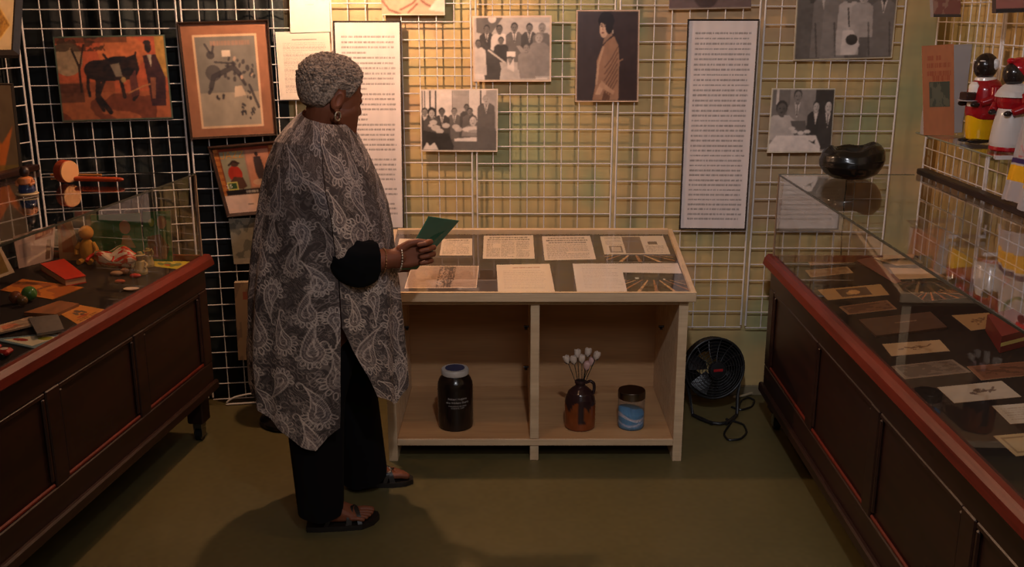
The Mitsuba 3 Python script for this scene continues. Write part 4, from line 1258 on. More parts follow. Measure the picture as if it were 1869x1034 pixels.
put('stand', cat_mesh([tube([MF[:3, :3] @ [s * RF * 1.04, 0, -0.02] + fc, np.array([fc[0] + s * 0.11, fc[1], 0.09]), np.array([fc[0] + s * 0.10, fc[1] - 0.05, 0.012]), np.array([fc[0] + s * 0.03, fc[1] - 0.15, 0.011])], 0.0075, 8) for s in (-1, 1)] + [tube([np.array([fc[0] + a * 0.10, fc[1] - 0.05 - 0.1 * (1 - a * a), 0.011]) for a in np.linspace(-1, 1, 9)], 0.0075, 8)]), 'satin', S(22, 21, 22), 40, fk2)
cd = [at_z(x, y, 0.006) for x, y in ((1335, 742), (1352, 748), (1372, 742), (1378, 730), (1366, 724), (1352, 730), (1345, 756), (1320, 790), (1328, 803), (1352, 801), (1364, 788), (1358, 774), (1340, 768), (1325, 764))]
cp_ = np.array([[np.interp(t, range(len(cd)), [p[i] for p in cd]) for i in range(3)] for t in np.linspace(0, len(cd) - 1, 90)])
for _ in range(3):
    cp_[1:-1] = (cp_[:-2] + 2 * cp_[1:-1] + cp_[2:]) / 4
put('cord', tube(cp_, 0.0045, 6), 'satin', S(16, 15, 15), 40, fk2)

wc = np.array([at_z(x, y, 0.012) for x, y in ((1338, 724), (1355, 722), (1372, 717), (1383, 712), (1392, 709))])
put('white_cable', tube(wc, 0.006, 8), 'satin', S(160, 146, 118), 40, label='white cable lying on the floor along the back wall beside the fan', cat='cable')

# pedestal stool behind the woman
sk = thing('pedestal_stool', 'round black pedestal base of a stool behind the person', 'stool')
sc = at_z(522, 772, 0.0)
sc = sc + [0.02, 0.03, 0]
put('base', lathe([(0, 0.0), (0.135, 0.0), (0.142, 0.008), (0.138, 0.022), (0.10, 0.038), (0.04, 0.052), (0.024, 0.07), (0, 0.07)], 40, sc), 'gloss', S(20, 17, 16), 40, sk)
put('column', cyl(sc + [0, 0, 0.06], sc + [0, 0, 0.56], 0.02, 20), 'metal', S(60, 56, 52), 40, sk)
put('seat', lathe([(0, 0.555), (0.10, 0.555), (0.115, 0.565), (0.118, 0.58), (0.105, 0.60), (0, 0.605)], 32, sc), 'satin', S(24, 20, 18), 40, sk)
# ------------------------------------------------------------------ papers in the right case
def clamp_in(p, M, L, D):
    l = np.linalg.inv(M) @ np.append(p, 1)
    l[0], l[1] = np.clip(l[0], 0.020, L - 0.02), np.clip(l[1], 0.018, D - 0.02)
    return (M @ l)[:3]


def zr(x, y, z):                                        # a point of the right case, kept inside the glass
    return clamp_in(at_z(x, y, z), MR, 2.7, DPR)


def zlf(x, y, z):                                       # the same in the left case
    return clamp_in(at_z(x, y, z), ML, 2.3, DPL)


def deck(pts, z=CASE_Z + 0.0022):
    return [zr(x, y, z) for x, y in pts]


def z9(pts):                                            # measured on an enlarged view of the right case
    return [(1389 + x / 3.231, 440 + y / 3.231) for x, y in pts]


def z10(pts):
    return [(1389 + x / 2.921, 680 + y / 2.921) for x, y in pts]


def zl(pts):                                            # measured on an enlarged view of the left case
    return [(x / 3.692, 380 + y / 3.692) for x, y in pts]


def postcard(base, dark, kind, seed):
    def fn(U, V, C):
        C[:] = S(*base) * 0.72
        C *= (0.94 + 0.12 * nz(U, V, 7, seed))[:, None]
        d = S(*dark) * 0.72
        r = np.random.default_rng(seed)
        if kind == 'photo':
            paint(C, rect(U, V, 0.25, 0.14, 0.75, 0.86), d)
            paint(C, ell(U, V, 0.5, 0.5, 0.09, 0.2), S(*base), 0.9)
            paint(C, ell(U, V, 0.42, 0.42, 0.06, 0.14), S(*base), 0.6)
        elif kind == 'sketch':
            for _ in range(16):
                paint(C, ell(U, V, 0.5 + r.normal(0, 0.1), 0.5 + r.normal(0, 0.12), r.uniform(0.01, 0.05), r.uniform(0.02, 0.08), r.uniform(0, 3)), d, 0.8)
            paint(C, stroke(U, V, [(0.55, 0.5), (0.72, 0.56), (0.78, 0.7)], 0.03, 1.8), d, 0.8)
        elif kind == 'scene':
            paint(C, rect(U, V, 0.05, 0.08, 0.95, 0.92), d, 0.45)
            paint(C, rect(U, V, 0.05, 0.08, 0.95, 0.92) & (nz(U, V, 6, seed + 3) > 0.5), d, 0.8)
        elif kind == 'lines':
            text_lines(U, V, C, 0.1, 0.9, 0.15, 0.85, 6, d, seed, 0.4, 0.6)
        elif kind == 'rays':
            D = C.copy()
            rays(U, V, D, seed)
            C[:] = D * S(255, 190, 140)
        elif kind == 'border':
            paint(C, rect(U, V, 0.12, 0.12, 0.88, 0.88) & ~rect(U, V, 0.18, 0.2, 0.82, 0.8), d, 0.7)
    return fn


cream, tan, brown = (186, 156, 120), (168, 126, 84), (96, 62, 40)
items = [
    (z9([(258, 105), (495, 82), (525, 115), (290, 141)]), (172, 130, 90), (130, 88, 56), 'scene', 'tan postcard at the far end of the right case, farthest from the camera'),
    (z9([(260, 170), (510, 148), (545, 185), (295, 212)]), (178, 140, 96), (140, 100, 60), 'scene', 'tan postcard second from the far end of the right case'),
    (z9([(335, 285), (705, 252), (758, 315), (395, 346)]), (190, 142, 88), (104, 76, 54), 'photo', 'tan postcard with a small dark picture in its centre'),
    (z9([(460, 385), (745, 346), (803, 398), (515, 431)]), (140, 96, 66), (84, 50, 34), 'scene', 'brown picture postcard right below the tan card with a centre picture'),
    (z9([(715, 605), (1055, 580), (1115, 645), (770, 676)]), (186, 146, 104), (110, 76, 50), 'sketch', 'pale postcard with a small sketch just below the dark brown folder'),
    (z9([(770, 735), (1130, 695), (1240, 770), (850, 811)]), (128, 106, 88), (84, 66, 54), 'scene', 'grey picture postcard between the two sketched cards'),
    (z9([(1040, 860), (1420, 822), (1536, 915), (1140, 953)]), (186, 164, 140), (90, 66, 50), 'sketch', 'whitest postcard with a brown animal sketch, largest in the front row'),
    (z9([(1215, 737), (1640, 700), (1760, 770), (1300, 818)]), (132, 84, 58), (84, 48, 32), 'scene', 'reddish brown picture card at the right edge below the red book'),
    (z10([(1232, 175), (1450, 158), (1565, 255), (1330, 272)]), (190, 170, 146), (140, 116, 92), 'lines', 'cream card cut by the right edge, below the whitest postcard'),
    (z10([(1240, 335), (1430, 318), (1560, 425), (1360, 443)]), (176, 146, 104), (120, 92, 60), 'border', 'tan card with a ruled border, nearest card at the right edge'),
    (z9([(870, 290), (1190, 250), (1275, 330), (965, 352)]), (180, 120, 80), (80, 40, 24), 'rays', 'orange-brown photograph of fanned stripes near the back of the right case'),
    (z9([(1125, 436), (1345, 420), (1400, 505), (1240, 526)]), (178, 132, 84), (120, 80, 50), 'sketch', 'tan card partly under the red book'),
]
for i, (q, b, dk, kind, lab) in enumerate(items):
    put_sheet('postcard', deck(q), 0.003, postcard(b, dk, kind, 30 + i), 0.0015, 'vc', edge=S(150, 120, 90), label=lab, cat='photograph' if kind == 'rays' else 'postcard')


def slab(name, q, z, h, top_fn, side, label, cat, mat_='satin', res=0.003, **kw):
    qq = [zr(x, y, z + h) for x, y in q]
    return put_sheet(name, qq, res, top_fn, h, mat_, edge=side, label=label, cat=cat, **kw)


flat = lambda c, a=0.1, f=9, s=1: (lambda U, V, C: (paint(C, U > -1, S(*c)), mottle(U, V, C, f, a, s)))
slab('folder', z9([(575, 460), (1000, 414), (1098, 505), (680, 556)]), CASE_Z + 0.0006, 0.006, lambda U, V, C: (flat((70, 44, 32))(U, V, C), paint(C, rect(U, V, 0.4, 0.55, 0.7, 0.6), S(110, 80, 60))), S(60, 40, 30), 'dark brown paper folder lying flat in the middle of the right case', 'folder')
# open carton of old newspapers
ok_ = thing('open_folder', 'opened brown card folder holding cream papers at the far end of the right case', 'folder')
o = deck(z9([(545, 108), (1190, 60), (1330, 235), (830, 250)]), CASE_Z + 0.006)
put_sheet('back_cover', o, 0.006, flat((74, 42, 30), 0.15), 0.005, 'satin', edge=S(60, 36, 26), parent=ok_)
put_sheet('flap', [zr(*p, z) for p, z in zip(z9([(560, 110), (655, 92), (830, 236), (790, 250)]), (CASE_Z + 0.012, CASE_Z + 0.03, CASE_Z + 0.03, CASE_Z + 0.012))], 0.006, flat((104, 56, 40), 0.15), 0.002, 'satin', edge=S(80, 46, 34), parent=ok_)
for i, (q, h, c, lab) in enumerate((([(660, 92), (960, 80), (1000, 130), (800, 150)], 0.022, (172, 136, 94), 'folded cream newspaper inside the open folder'),
                                    ([(660, 40), (830, 24), (900, 100), (720, 112)], 0.034, (186, 152, 112), 'rumpled cream sheet on top of the papers in the open folder'),
                                    ([(755, 162), (1050, 160), (1165, 218), (805, 228)], 0.020, (182, 140, 98), 'tan card lying at the front of the open folder'))):
    put_sheet('old_paper', deck(z9(q), CASE_Z + h), 0.004, flat(c, 0.12, 6, i), 0.002, 'vc', edge=S(150, 118, 84), curl=0.006, seed=i + 3, label=lab, cat='paper')
# red book
bk = thing('red_book', 'thick red book with a cream band lying at the right edge of the right case', 'book')
bq = [zr(x, y, CASE_Z + 0.058) for x, y in z9([(1335, 432), (1560, 398), (1760, 500), (1420, 560)])]
bm, bc_ = sheet(bq, 30, 40, 0.0555, flat((112, 34, 30), 0.08), edge=S(92, 28, 26))
put('cover', bm, 'satin', bc_, parent=bk)
e1, e2 = bq[2] - bq[3], np.array([0, 0, 1.0])
nrm = np.cross(e1 / np.linalg.norm(e1), e2)
pb = [bq[3] + e1 * 0.0 - e2 * 0.022 + nrm * 0.001, bq[2] - e2 * 0.022 + nrm * 0.001, bq[2] - e2 * 0.034 + nrm * 0.001, bq[3] - e2 * 0.034 + nrm * 0.001]
put_sheet('band', pb, 0.01, flat((176, 150, 84)), 0.0008, 'satin', edge=S(150, 126, 70), parent=bk, label='cream band on the side')

# black turban-shaped bowl on the glass
bw = at_z(1553, 326, GTOP + 0.0015)
prof = np.array([(0, 0.0), (0.07, 0.002), (0.105, 0.02), (0.125, 0.05), (0.13, 0.075), (0.122, 0.105), (0.10, 0.125), (0.085, 0.128), (0.07, 0.118), (0.06, 0.10), (0.03, 0.085), (0, 0.08)])
t = np.linspace(0, len(prof) - 1, 70)
m = lathe(np.column_stack([np.interp(t, range(len(prof)), prof[:, i]) for i in (0, 1)]), 64)
v = m.vertices
a = np.arctan2(v[:, 1], v[:, 0])
top = np.clip((v[:, 2] - 0.05) / 0.08, 0, 1)
v[:, 2] += top * (0.010 * np.cos(a - 0.15) + 0.007 * np.cos(2 * a + 0.5) + 0.004 * np.sin(5 * a))
v[:, :2] *= (1 + top * 0.05 * np.cos(a - 0.1) + 0.012 * np.sin(3 * a + 2 * top))[:, None]
v += 0.004 * (meshkit.fbm(v * 30, 3, 4) - 0.5)[:, None] * np.array([1, 1, 1])
v[:, 1] *= 0.85
trimesh.smoothing.filter_taubin(m, iterations=6)
m.vertices[:, 2] -= m.vertices[:, 2].min()
put('black_bowl', moved(m, frame(bw + [0, 0.01, 0.0005], [1, 0, 0], [0, 1, 0])), 'blackgloss', smooth=True, label='glossy black thick-walled bowl with an uneven rim on top of the right glass case', cat='bowl')
cordp = np.array([at_y(x, y, GRID_Y - 0.02) for x, y in ((1545, 318), (1544, 345), (1540, 372), (1540, 400), (1536, 428), (1535, 462), (1536, 520))])
put('thin_cord', tube(cordp, 0.0022, 6), 'black', smooth=40, label='thin black cord hanging on the wall behind the black bowl', cat='cord')

# ------------------------------------------------------------------ glass shelf on the right grid, book, figurines, towel
XG = lambda y: R0[0] - (R0[1] - y) * math.tan(AR)       # grid plane at depth y
shk = thing('glass_shelf', 'glass shelf on brackets fixed to the right wire grid, carrying two figurines', 'shelf')
SHZ = 1.305
ya, yb = 4.06, 3.365
put('glass_sheet', trimesh.Trimesh([[1.635, ya, SHZ], [XG(ya) - 0.008, ya, SHZ], [XG(yb) - 0.008, yb, SHZ], [1.62, yb, SHZ]], [[0, 2, 1], [0, 3, 2]], process=False), 'glass', parent=shk, label='clear glass sheet')
put('front_edge', tube([[1.634, ya, SHZ - 0.003], [1.619, yb, SHZ - 0.003]], 0.003, 6), 'satin', S(120, 120, 100), 40, shk)
put('far_edge', tube([[1.635, ya, SHZ - 0.003], [XG(ya) - 0.008, ya, SHZ - 0.003]], 0.003, 6), 'satin', S(120, 120, 100), 40, shk)
for y in (ya - 0.05, (ya + yb) / 2, yb + 0.06):
    put('bracket', cat_mesh([cbox([1.66, y - 0.004, SHZ - 0.022], [XG(y) - 0.006, y + 0.004, SHZ - 0.007], 0.001), cbox([XG(y) - 0.012, y - 0.005, SHZ - 0.06], [XG(y) - 0.006, y + 0.005, SHZ - 0.007], 0.001)]), 'whitewire', parent=shk)


def book_cover(U, V, C):
    C[:] = S(176, 106, 68)
    C *= (0.92 + 0.16 * nz(U, V, 9, 3))[:, None]
    for k, (x0, x1, y) in enumerate(((0.16, 0.6, 0.86), (0.14, 0.9, 0.78), (0.14, 0.9, 0.69), (0.3, 0.86, 0.635))):
        text_lines(U, V, C, x0, x1, y - 0.035, y + 0.035, 1, S(150, 60, 40), 20 + k, 0.8, 0.75, 0.0)
    paint(C, rect(U, V, 0.2, 0.32, 0.86, 0.60), S(76, 76, 60))
    paint(C, rect(U, V, 0.22, 0.33, 0.84, 0.59) & (nz(U, V, 8, 5) > 0.5), S(106, 100, 78), 0.8)


bq = [at_y(x, y, 3.93) for x, y in ((1683, 84), (1741, 80), (1742, 246), (1687, 243))]
obk = thing('orange_book', 'orange-covered book standing on the glass shelf beside the butler figurine', 'book')
bq[3][2] = bq[2][2] = SHZ + 0.0015
put_sheet('cover', bq, 0.0025, book_cover, 0.004, 'satin', edge=S(150, 90, 60), parent=obk)
e1 = bq[1] - bq[0]
e1 /= np.linalg.norm(e1)
bn = np.cross(e1, [0, 0, 1])
bn = bn if bn[1] < 0 else -bn
w0 = np.linalg.norm(bq[1] - bq[0])
blk = cbox([0.0, 0.0, 0.0], [w0 + 0.03, 0.04, bq[0][2] - SHZ - 0.004], 0.002)
MB = np.eye(4)
MB[:3, 0], MB[:3, 1], MB[:3, 2], MB[:3, 3] = e1, -bn, [0, 0, 1], bq[3] - bn * 0.0045
put('pages', moved(blk, MB), 'satin', S(150, 142, 138), 40, obk, label='pale page block')

def lin(pts, n=60):
    pts = np.asarray(pts, float)
    t = np.linspace(0, len(pts) - 1, n)
    return np.column_stack([np.interp(t, range(len(pts)), pts[:, i]) for i in range(pts.shape[1])])


def smooth_lathe(prof, n=40, k=3, m=70):
    p = lin(prof, m)
    for _ in range(k):
        p[1:-1] = (p[:-2] + 2 * p[1:-1] + p[2:]) / 4
    return lathe(p, n)


# figurine with the tray: faces left, towards -x
f1 = thing('butler_figurine', 'painted figurine in red coat and yellow trousers holding a small tray', 'figurine')
o1 = np.array([1.722, 3.70, SHZ + 0.0015])
MFg = frame(o1, [-math.cos(0.25), -math.sin(0.25), 0], [math.sin(0.25), -math.cos(0.25), 0])
FG = lambda nm, m, c, mt='gloss', sm=True, par=None, **kw: put(nm, moved(m, MFg), mt, S(*c), sm, par or f1, **kw)
s1 = lambda m, sx, sy: (setattr(m, 'vertices', m.vertices * [sx, sy, 1]), m)[1]
FG('shoes', cat_mesh([ellipsoid([0.018, sy, 0.010], [0.05, 0.022, 0.0098], 2) for sy in (-0.024, 0.024)]), (22, 18, 18))
FG('trousers', s1(smooth_lathe([(0, 0.014), (0.044, 0.014), (0.05, 0.05), (0.052, 0.10), (0.05, 0.125), (0, 0.125)]), 1.05, 0.95), (200, 150, 14))
FG('coat', s1(smooth_lathe([(0, 0.088), (0.055, 0.088), (0.062, 0.11), (0.061, 0.16), (0.056, 0.20), (0.046, 0.222), (0.028, 0.235), (0, 0.237)]), 1.02, 1.0).apply_translation([-0.006, 0, 0]), (132, 18, 24))
FG('shirt_front', cbox([0.030, -0.022, 0.125], [0.060, 0.022, 0.222], 0.012).subdivide(), (206, 196, 188), 'satin')
FG('collar', s1(smooth_lathe([(0.02, 0.222), (0.036, 0.226), (0.034, 0.236), (0.02, 0.242)]), 1.1, 1.0), (206, 196, 188))
FG('head', ellipsoid([0.006, 0, 0.276], [0.042, 0.040, 0.048], 3), (30, 22, 20))
FG('hair_side', cat_mesh([ellipsoid([-0.006, s * 0.036, 0.285], [0.012, 0.009, 0.020], 2) for s in (-1, 1)] + [ellipsoid([0.036, s * 0.018, 0.296], [0.009, 0.012, 0.003], 2) for s in (-1, 1)]), (200, 196, 192))
for s in (-1, 1):
    FG('arm', tube(lin([[-0.004, s * 0.054, 0.205], [0.006, s * 0.066, 0.165], [0.045, s * 0.045, 0.148]], 14), np.linspace(0.02, 0.013, 14), 12), (128, 17, 23))
    FG('hand', ellipsoid([0.060, s * 0.034, 0.143], [0.018, 0.012, 0.010], 2), (30, 22, 20))
FG('tray', lathe([(0, 0.1535), (0.032, 0.1535), (0.036, 0.158), (0.032, 0.157), (0, 0.1555)], 28).apply_translation([0.066, 0, 0]), (190, 184, 182))
FG('box', cbox([0.046, -0.022, 0.1575], [0.088, 0.022, 0.186], 0.004), (44, 24, 22), 'gloss', 40)
FG('coat_tail_patch', ellipsoid([-0.006, 0.0575, 0.122], [0.012, 0.006, 0.016], 2), (206, 200, 196))

f2 = thing('apron_figurine', 'painted figurine in a red head scarf, white shawl and long white apron', 'figurine')
o2 = np.array([1.722, 3.475, SHZ + 0.0015])
MFg2 = frame(o2, [-math.cos(0.3), -math.sin(0.3), 0], [math.sin(0.3), -math.cos(0.3), 0])
FH = lambda nm, m, c, mt='gloss', sm=True, **kw: put(nm, moved(m, MFg2), mt, S(*c), sm, f2, **kw)
FH('skirt_hem', smooth_lathe([(0, 0.0005), (0.055, 0.0005), (0.062, 0.006), (0.060, 0.018), (0.05, 0.02), (0, 0.02)]), (140, 18, 26))
FH('apron', s1(smooth_lathe([(0, 0.014), (0.059, 0.014), (0.062, 0.03), (0.058, 0.08), (0.05, 0.13), (0.042, 0.155), (0, 0.16)]), 1.0, 1.0), (176, 166, 160))
FH('bodice', s1(smooth_lathe([(0, 0.145), (0.044, 0.145), (0.052, 0.17), (0.05, 0.20), (0.034, 0.222), (0, 0.228)]), 1.05, 1.0), (136, 18, 24))
FH('shawl', s1(smooth_lathe([(0.056, 0.186), (0.05, 0.205), (0.034, 0.226), (0.018, 0.232), (0.0, 0.233)]), 1.12, 1.08), (176, 168, 162))
FH('head', ellipsoid([0.010, 0, 0.262], [0.038, 0.036, 0.042], 3), (32, 25, 23))
FH('head_scarf', ellipsoid([-0.008, 0, 0.278], [0.044, 0.043, 0.040], 3), (150, 16, 26))
FH('scarf_knot', ellipsoid([0.03, 0, 0.306], [0.014, 0.016, 0.010], 2), (150, 16, 26))
for s in (-1, 1):
    FH('arm', tube(lin([[0.0, s * 0.05, 0.195], [0.004, s * 0.07, 0.155], [0.042, s * 0.046, 0.135]], 14), np.linspace(0.02, 0.013, 14), 12), (130, 17, 23))
    FH('hand', ellipsoid([0.052, s * 0.036, 0.132], [0.015, 0.010, 0.010], 2), (32, 25, 23))

# things higher on the right grid
def red_card(U, V, C):
    C[:] = S(120, 70, 58)
    paint(C, nz(U, V, 4, 2) > 0.5, S(150, 112, 90), 0.8)
    paint(C, V < 0.06, S(60, 50, 44))


k = put_sheet('boxed_card', [at_y(x, y, 3.95) for x, y in ((1700, -60), (1752, -60), (1754, 31), (1704, 31))], 0.004, red_card, 0.03, 'satin', edge=S(140, 132, 130), label='reddish boxed card on the right grid at the top edge, above the orange book', cat='card')
k = put_sheet('boxed_card', [at_y(x, y, 3.5) for x, y in ((1818, -60), (1880, -60), (1880, 22), (1818, 24))], 0.004, lambda U, V, C: (paint(C, U > -1, S(140, 84, 74)), paint(C, V < 0.09, S(30, 26, 28))), 0.03, 'satin', edge=S(60, 44, 40), label='pink-red boxed card with a dark lower edge in the top right corner', cat='card')

# tea towel hanging from the grid, parallel with it
tk = thing('tea_towel', 'white tea towel with yellow and purple bands hanging at the right edge', 'towel')
tzt, tzb = 1.60, 1.162


def towel_col(U, V, C):
    C[:] = S(156, 146, 144)
    paint(C, (V > 0.16) & (V < 0.28), S(206, 150, 30))
    paint(C, (V > 0.30) & (V < 0.335), S(58, 40, 76))
    rr = np.sqrt(((U - 0.42) / 0.32) ** 2 + ((V - 0.68) / 0.22) ** 2)
    paint(C, np.abs(rr - 1) < 0.05, S(70, 92, 72))
    for x, y in ((0.42, 0.66), (0.38, 0.72), (0.5, 0.70)):
        paint(C, ell(U, V, x, y, 0.06, 0.04), S(176, 36, 34))
    paint(C, ell(U, V, 0.44, 0.6, 0.04, 0.03), S(34, 30, 30))
    r = np.random.default_rng(3)
    for x, y in ((0.12, 0.44), (0.3, 0.42), (0.55, 0.43), (0.8, 0.42), (0.08, 0.9), (0.85, 0.6)):
        p = [(x, y)]
        for _ in range(6):
            p.append((p[-1][0] + r.normal(0, 0.035), p[-1][1] + r.normal(0, 0.025)))
        paint(C, stroke(U, V, p, 0.006, 1.3), S(170, 84, 84), 0.8)


nu, nv = 150, 130
u, v = np.meshgrid(np.linspace(0, 1, nu), np.linspace(0, 1, nv))
u, v = u.ravel(), v.ravel()
C = np.zeros((len(u), 3))
towel_col(u, v, C)
yy = (3.335 - 0.13 * v) - 0.42 * u
P = np.column_stack([1.645 + 0.010 * np.sin(u * 26 + 1) * (1 - 0.6 * v) + 0.006 * np.sin(u * 11), yy, tzb + (tzt - tzb) * v + 0.008 * np.sin(u * 9) * (1 - v)])
put('cloth', trimesh.Trimesh(P, grid_faces(nu, nv), process=False), 'cloth', C, True, tk)
put('hanger_rod', tube([[1.648, 3.21, tzt + 0.006], [1.648, 2.72, tzt + 0.006]], 0.006, 8), 'whitewire', smooth=40, parent=tk)
for y in (3.05, 2.83):
    put('hook', tube([[1.648, y, tzt + 0.014], [1.72, y, tzt + 0.03], [XG(y) - 0.004, y, tzt + 0.03]], 0.003, 6), 'whitewire', smooth=40, parent=tk)

# ------------------------------------------------------------------ toys and cards in the left case
left_flat = [
    ('game_sheet', [(0, 550), (150, 474), (562, 530), (350, 612)], (178, 96, 28), 'scene', 'large orange printed sheet lying at the left of the toy case', 'game sheet', 0.003),
    ('flat_box', [(160, 700), (400, 620), (532, 640), (370, 712)], (132, 76, 42), 'plain', 'flat reddish brown box between the orange sheet and the orange postcard', 'box', 0.012),
    ('postcard', [(392, 702), (530, 648), (736, 686), (520, 778)], (192, 116, 46), 'comic', 'orange cartoon postcard close to the front rail of the toy case', 'postcard', 0.002),
    ('comic_book', [(-60, 880), (350, 838), (432, 862), (262, 948)], (92, 110, 112), 'cover', 'blue-grey comic book with a white inset, nearest the front rail', 'comic book', 0.004),
    ('booklet', [(-60, 800), (200, 728), (396, 740), (-60, 850)], (176, 140, 110), 'stripe', 'pale booklet with a red stripe lying behind the blue-grey comic book', 'booklet', 0.006),
]
for nm, q, c, kind, lab, cat, h in left_flat:
    def fn(U, V, C, c=c, kind=kind):
        C[:] = S(*c)
        C *= (0.86 + 0.28 * nz(U, V, 6, len(kind)))[:, None]
        if kind == 'scene':
            paint(C, (nz(U, V, 4, 9) > 0.54), S(140, 62, 20), 0.7)
            paint(C, stroke(U, V, [(0.1, 0.3), (0.4, 0.5), (0.8, 0.45)], 0.03, 2), S(96, 44, 18), 0.7)
        if kind == 'comic':
            for x, y, w_ in ((0.35, 0.55, 0.06), (0.5, 0.65, 0.09), (0.6, 0.5, 0.05), (0.45, 0.35, 0.07)):
                paint(C, ell(U, V, x, y, w_, 0.12), S(60, 48, 44), 0.9)
            paint(C, ell(U, V, 0.4, 0.3, 0.2, 0.06), S(160, 50, 24), 0.8)
            text_lines(U, V, C, 0.1, 0.8, 0.05, 0.25, 2, S(90, 40, 20), 4, 0.5, 0.8)
        if kind == 'cover':
            paint(C, rect(U, V, 0.1, 0.2, 0.84, 0.86), S(186, 170, 140))
            paint(C, ell(U, V, 0.66, 0.42, 0.14, 0.2), S(136, 128, 40))
            paint(C, ell(U, V, 0.3, 0.7, 0.1, 0.16), S(130, 36, 28))
        if kind == 'stripe':
            paint(C, rect(U, V, 0.2, 0.2, 0.5, 0.8), S(190, 96, 60), 0.8)
            paint(C, (nz(U, V, 9, 3) > 0.55), S(110, 90, 70), 0.6)
    put_sheet(nm, [zlf(x, y, CASE_ZL + 0.0005 + h + (0.008 if nm == 'booklet' else 0)) for x, y in zl(q)], 0.003, fn, h, 'satin', edge=S(*[int(v * 0.8) for v in c]), label=lab, cat=cat)

# clear plastic pouch on the booklet
pp = [zlf(x, y, CASE_ZL + 0.020) for x, y in zl([(190, 735), (390, 722), (432, 812), (250, 850)])]
put_sheet('plastic_pouch', pp, 0.006, flat((96, 86, 78), 0.2), 0.008, 'gloss', edge=S(90, 82, 74), curl=0.004, seed=3, label='shiny grey plastic pouch on the end of the pale booklet', cat='pouch')

# red book in the left case
rq = [zlf(x, y, CASE_ZL + 0.03) for x, y in zl([(270, 372), (430, 338), (578, 452), (438, 478)])]
rbk = thing('red_book', 'bright red closed book lying in the middle of the left toy case', 'book')
m_, c_ = sheet(rq, 40, 40, 0.004, flat((176, 38, 20), 0.06), edge=S(140, 30, 18))
put('cover', m_, 'satin', c_, parent=rbk)
dn = lambda q, dz: [p - [0, 0, dz] for p in q]
ins = [p + (sum(rq) / 4 - p) * 0.03 for p in rq]
m_, c_ = sheet(dn(ins, 0.0045), 4, 4, 0.021, flat((180, 140, 104)), edge=S(168, 120, 84))
put('pages', m_, 'vc', c_, parent=rbk)
m_, c_ = sheet(dn(rq, 0.026), 4, 4, 0.003, flat((150, 32, 18)), edge=S(140, 30, 18))
put('back_cover', m_, 'satin', c_, parent=rbk)

# upright cards at the back of the left case: each leans on the rear glass
LB = lambda u, d, z: oL + xL * u + yL * d + np.array([0, 0, z - oL[2]])
NLF = -yL


def upright(pts, d, lean=0.0):
    """Corners on a plane parallel with the case front, d metres behind it."""
    return [at_plane(x, y, oL + yL * d, NLF) for x, y in pts]


def magazine(U, V, C):
    C[:] = S(158, 128, 112)
    C *= (0.92 + 0.16 * nz(U, V, 4, 3))[:, None]
    paint(C, rect(U, V, 0.5, 0.72, 0.95, 0.92), S(110, 56, 36))
    text_lines(U, V, C, 0.52, 0.93, 0.74, 0.9, 1, S(190, 140, 110), 3, 0.6, 0.9, 0)
    paint(C, poly(U, V, [(0.76, 0.05), (0.9, 0.05), (0.9, 0.6), (0.8, 0.62)]), S(84, 52, 36))
    paint(C, rect(U, V, 0.08, 0.3, 0.36, 0.7), S(128, 106, 96), 0.6)


def orange_print(U, V, C):
    C[:] = S(158, 108, 66)
    paint(C, poly(U, V, [(0.2, 0.2), (0.15, 0.8), (0.4, 0.95), (0.8, 0.7), (0.75, 0.2)]), S(150, 70, 28))
    paint(C, ell(U, V, 0.35, 0.75, 0.14, 0.14), S(120, 50, 22))
    C *= (0.85 + 0.3 * nz(U, V, 8, 6))[:, None]


def green_card(seed, pale):
    def fn(U, V, C):
        C[:] = S(32, 92, 48)
        C *= (0.85 + 0.3 * nz(U, V, 4, seed))[:, None]
        if pale:
            paint(C, ell(U, V, 0.3, 0.78, 0.1, 0.08), S(128, 140, 60))
            paint(C, ell(U, V, 0.66, 0.78, 0.17, 0.13), S(160, 112, 84), 0.8)
            paint(C, poly(U, V, [(0.1, 0.05), (0.15, 0.5), (0.6, 0.55), (0.9, 0.3), (0.8, 0.05)]), S(92, 58, 34))
            paint(C, ell(U, V, 0.72, 0.2, 0.1, 0.14), S(150, 112, 84), 0.7)
            paint(C, rect(U, V, 0.35, 0.1, 0.5, 0.3), S(130, 46, 34), 0.7)
        else:
            paint(C, poly(U, V, [(0.55, 0.3), (0.62, 0.55), (0.75, 0.55), (0.85, 0.3)]), S(150, 116, 62))
            paint(C, ell(U, V, 0.67, 0.72, 0.11, 0.14), S(150, 108, 72))
            paint(C, ell(U, V, 0.86, 0.12, 0.06, 0.08), S(150, 44, 36))
    return fn


ups = [
    ('magazine', [(24, 432), (101, 408), (106, 470), (30, 490)], magazine, 0.05, 'pale magazine cover standing at the back of the toy case', 'magazine'),
    ('orange_print', [(104, 405), (129, 401), (146, 444), (107, 464)], orange_print, 0.05, 'orange animal print standing beside the pale magazine', 'print'),
    ('green_card', [(165, 392), (255, 388), (262, 455), (168, 452)], green_card(3, False), 0.045, 'dark green card with a small yellow doll, behind the wrapped toy', 'card'),
    ('green_card', [(260, 386), (311, 384), (314, 466), (262, 466)], green_card(5, True), 0.03, 'green picture card at the right end of the toy case', 'card'),
    ('white_bordered_picture', [(-40, 455), (2, 452), (27, 497), (-40, 522)], lambda U, V, C: (paint(C, U > -1, S(170, 146, 118)), paint(C, rect(U, V, -1, 0.1, 0.86, 0.9), S(110, 84, 44)), mottle(U, V, C, 9, 0.2, 2)), 0.05, 'picture with a pale border leaning at the left edge of the toy case', 'picture'),
]
LOC = np.linalg.inv(ML)
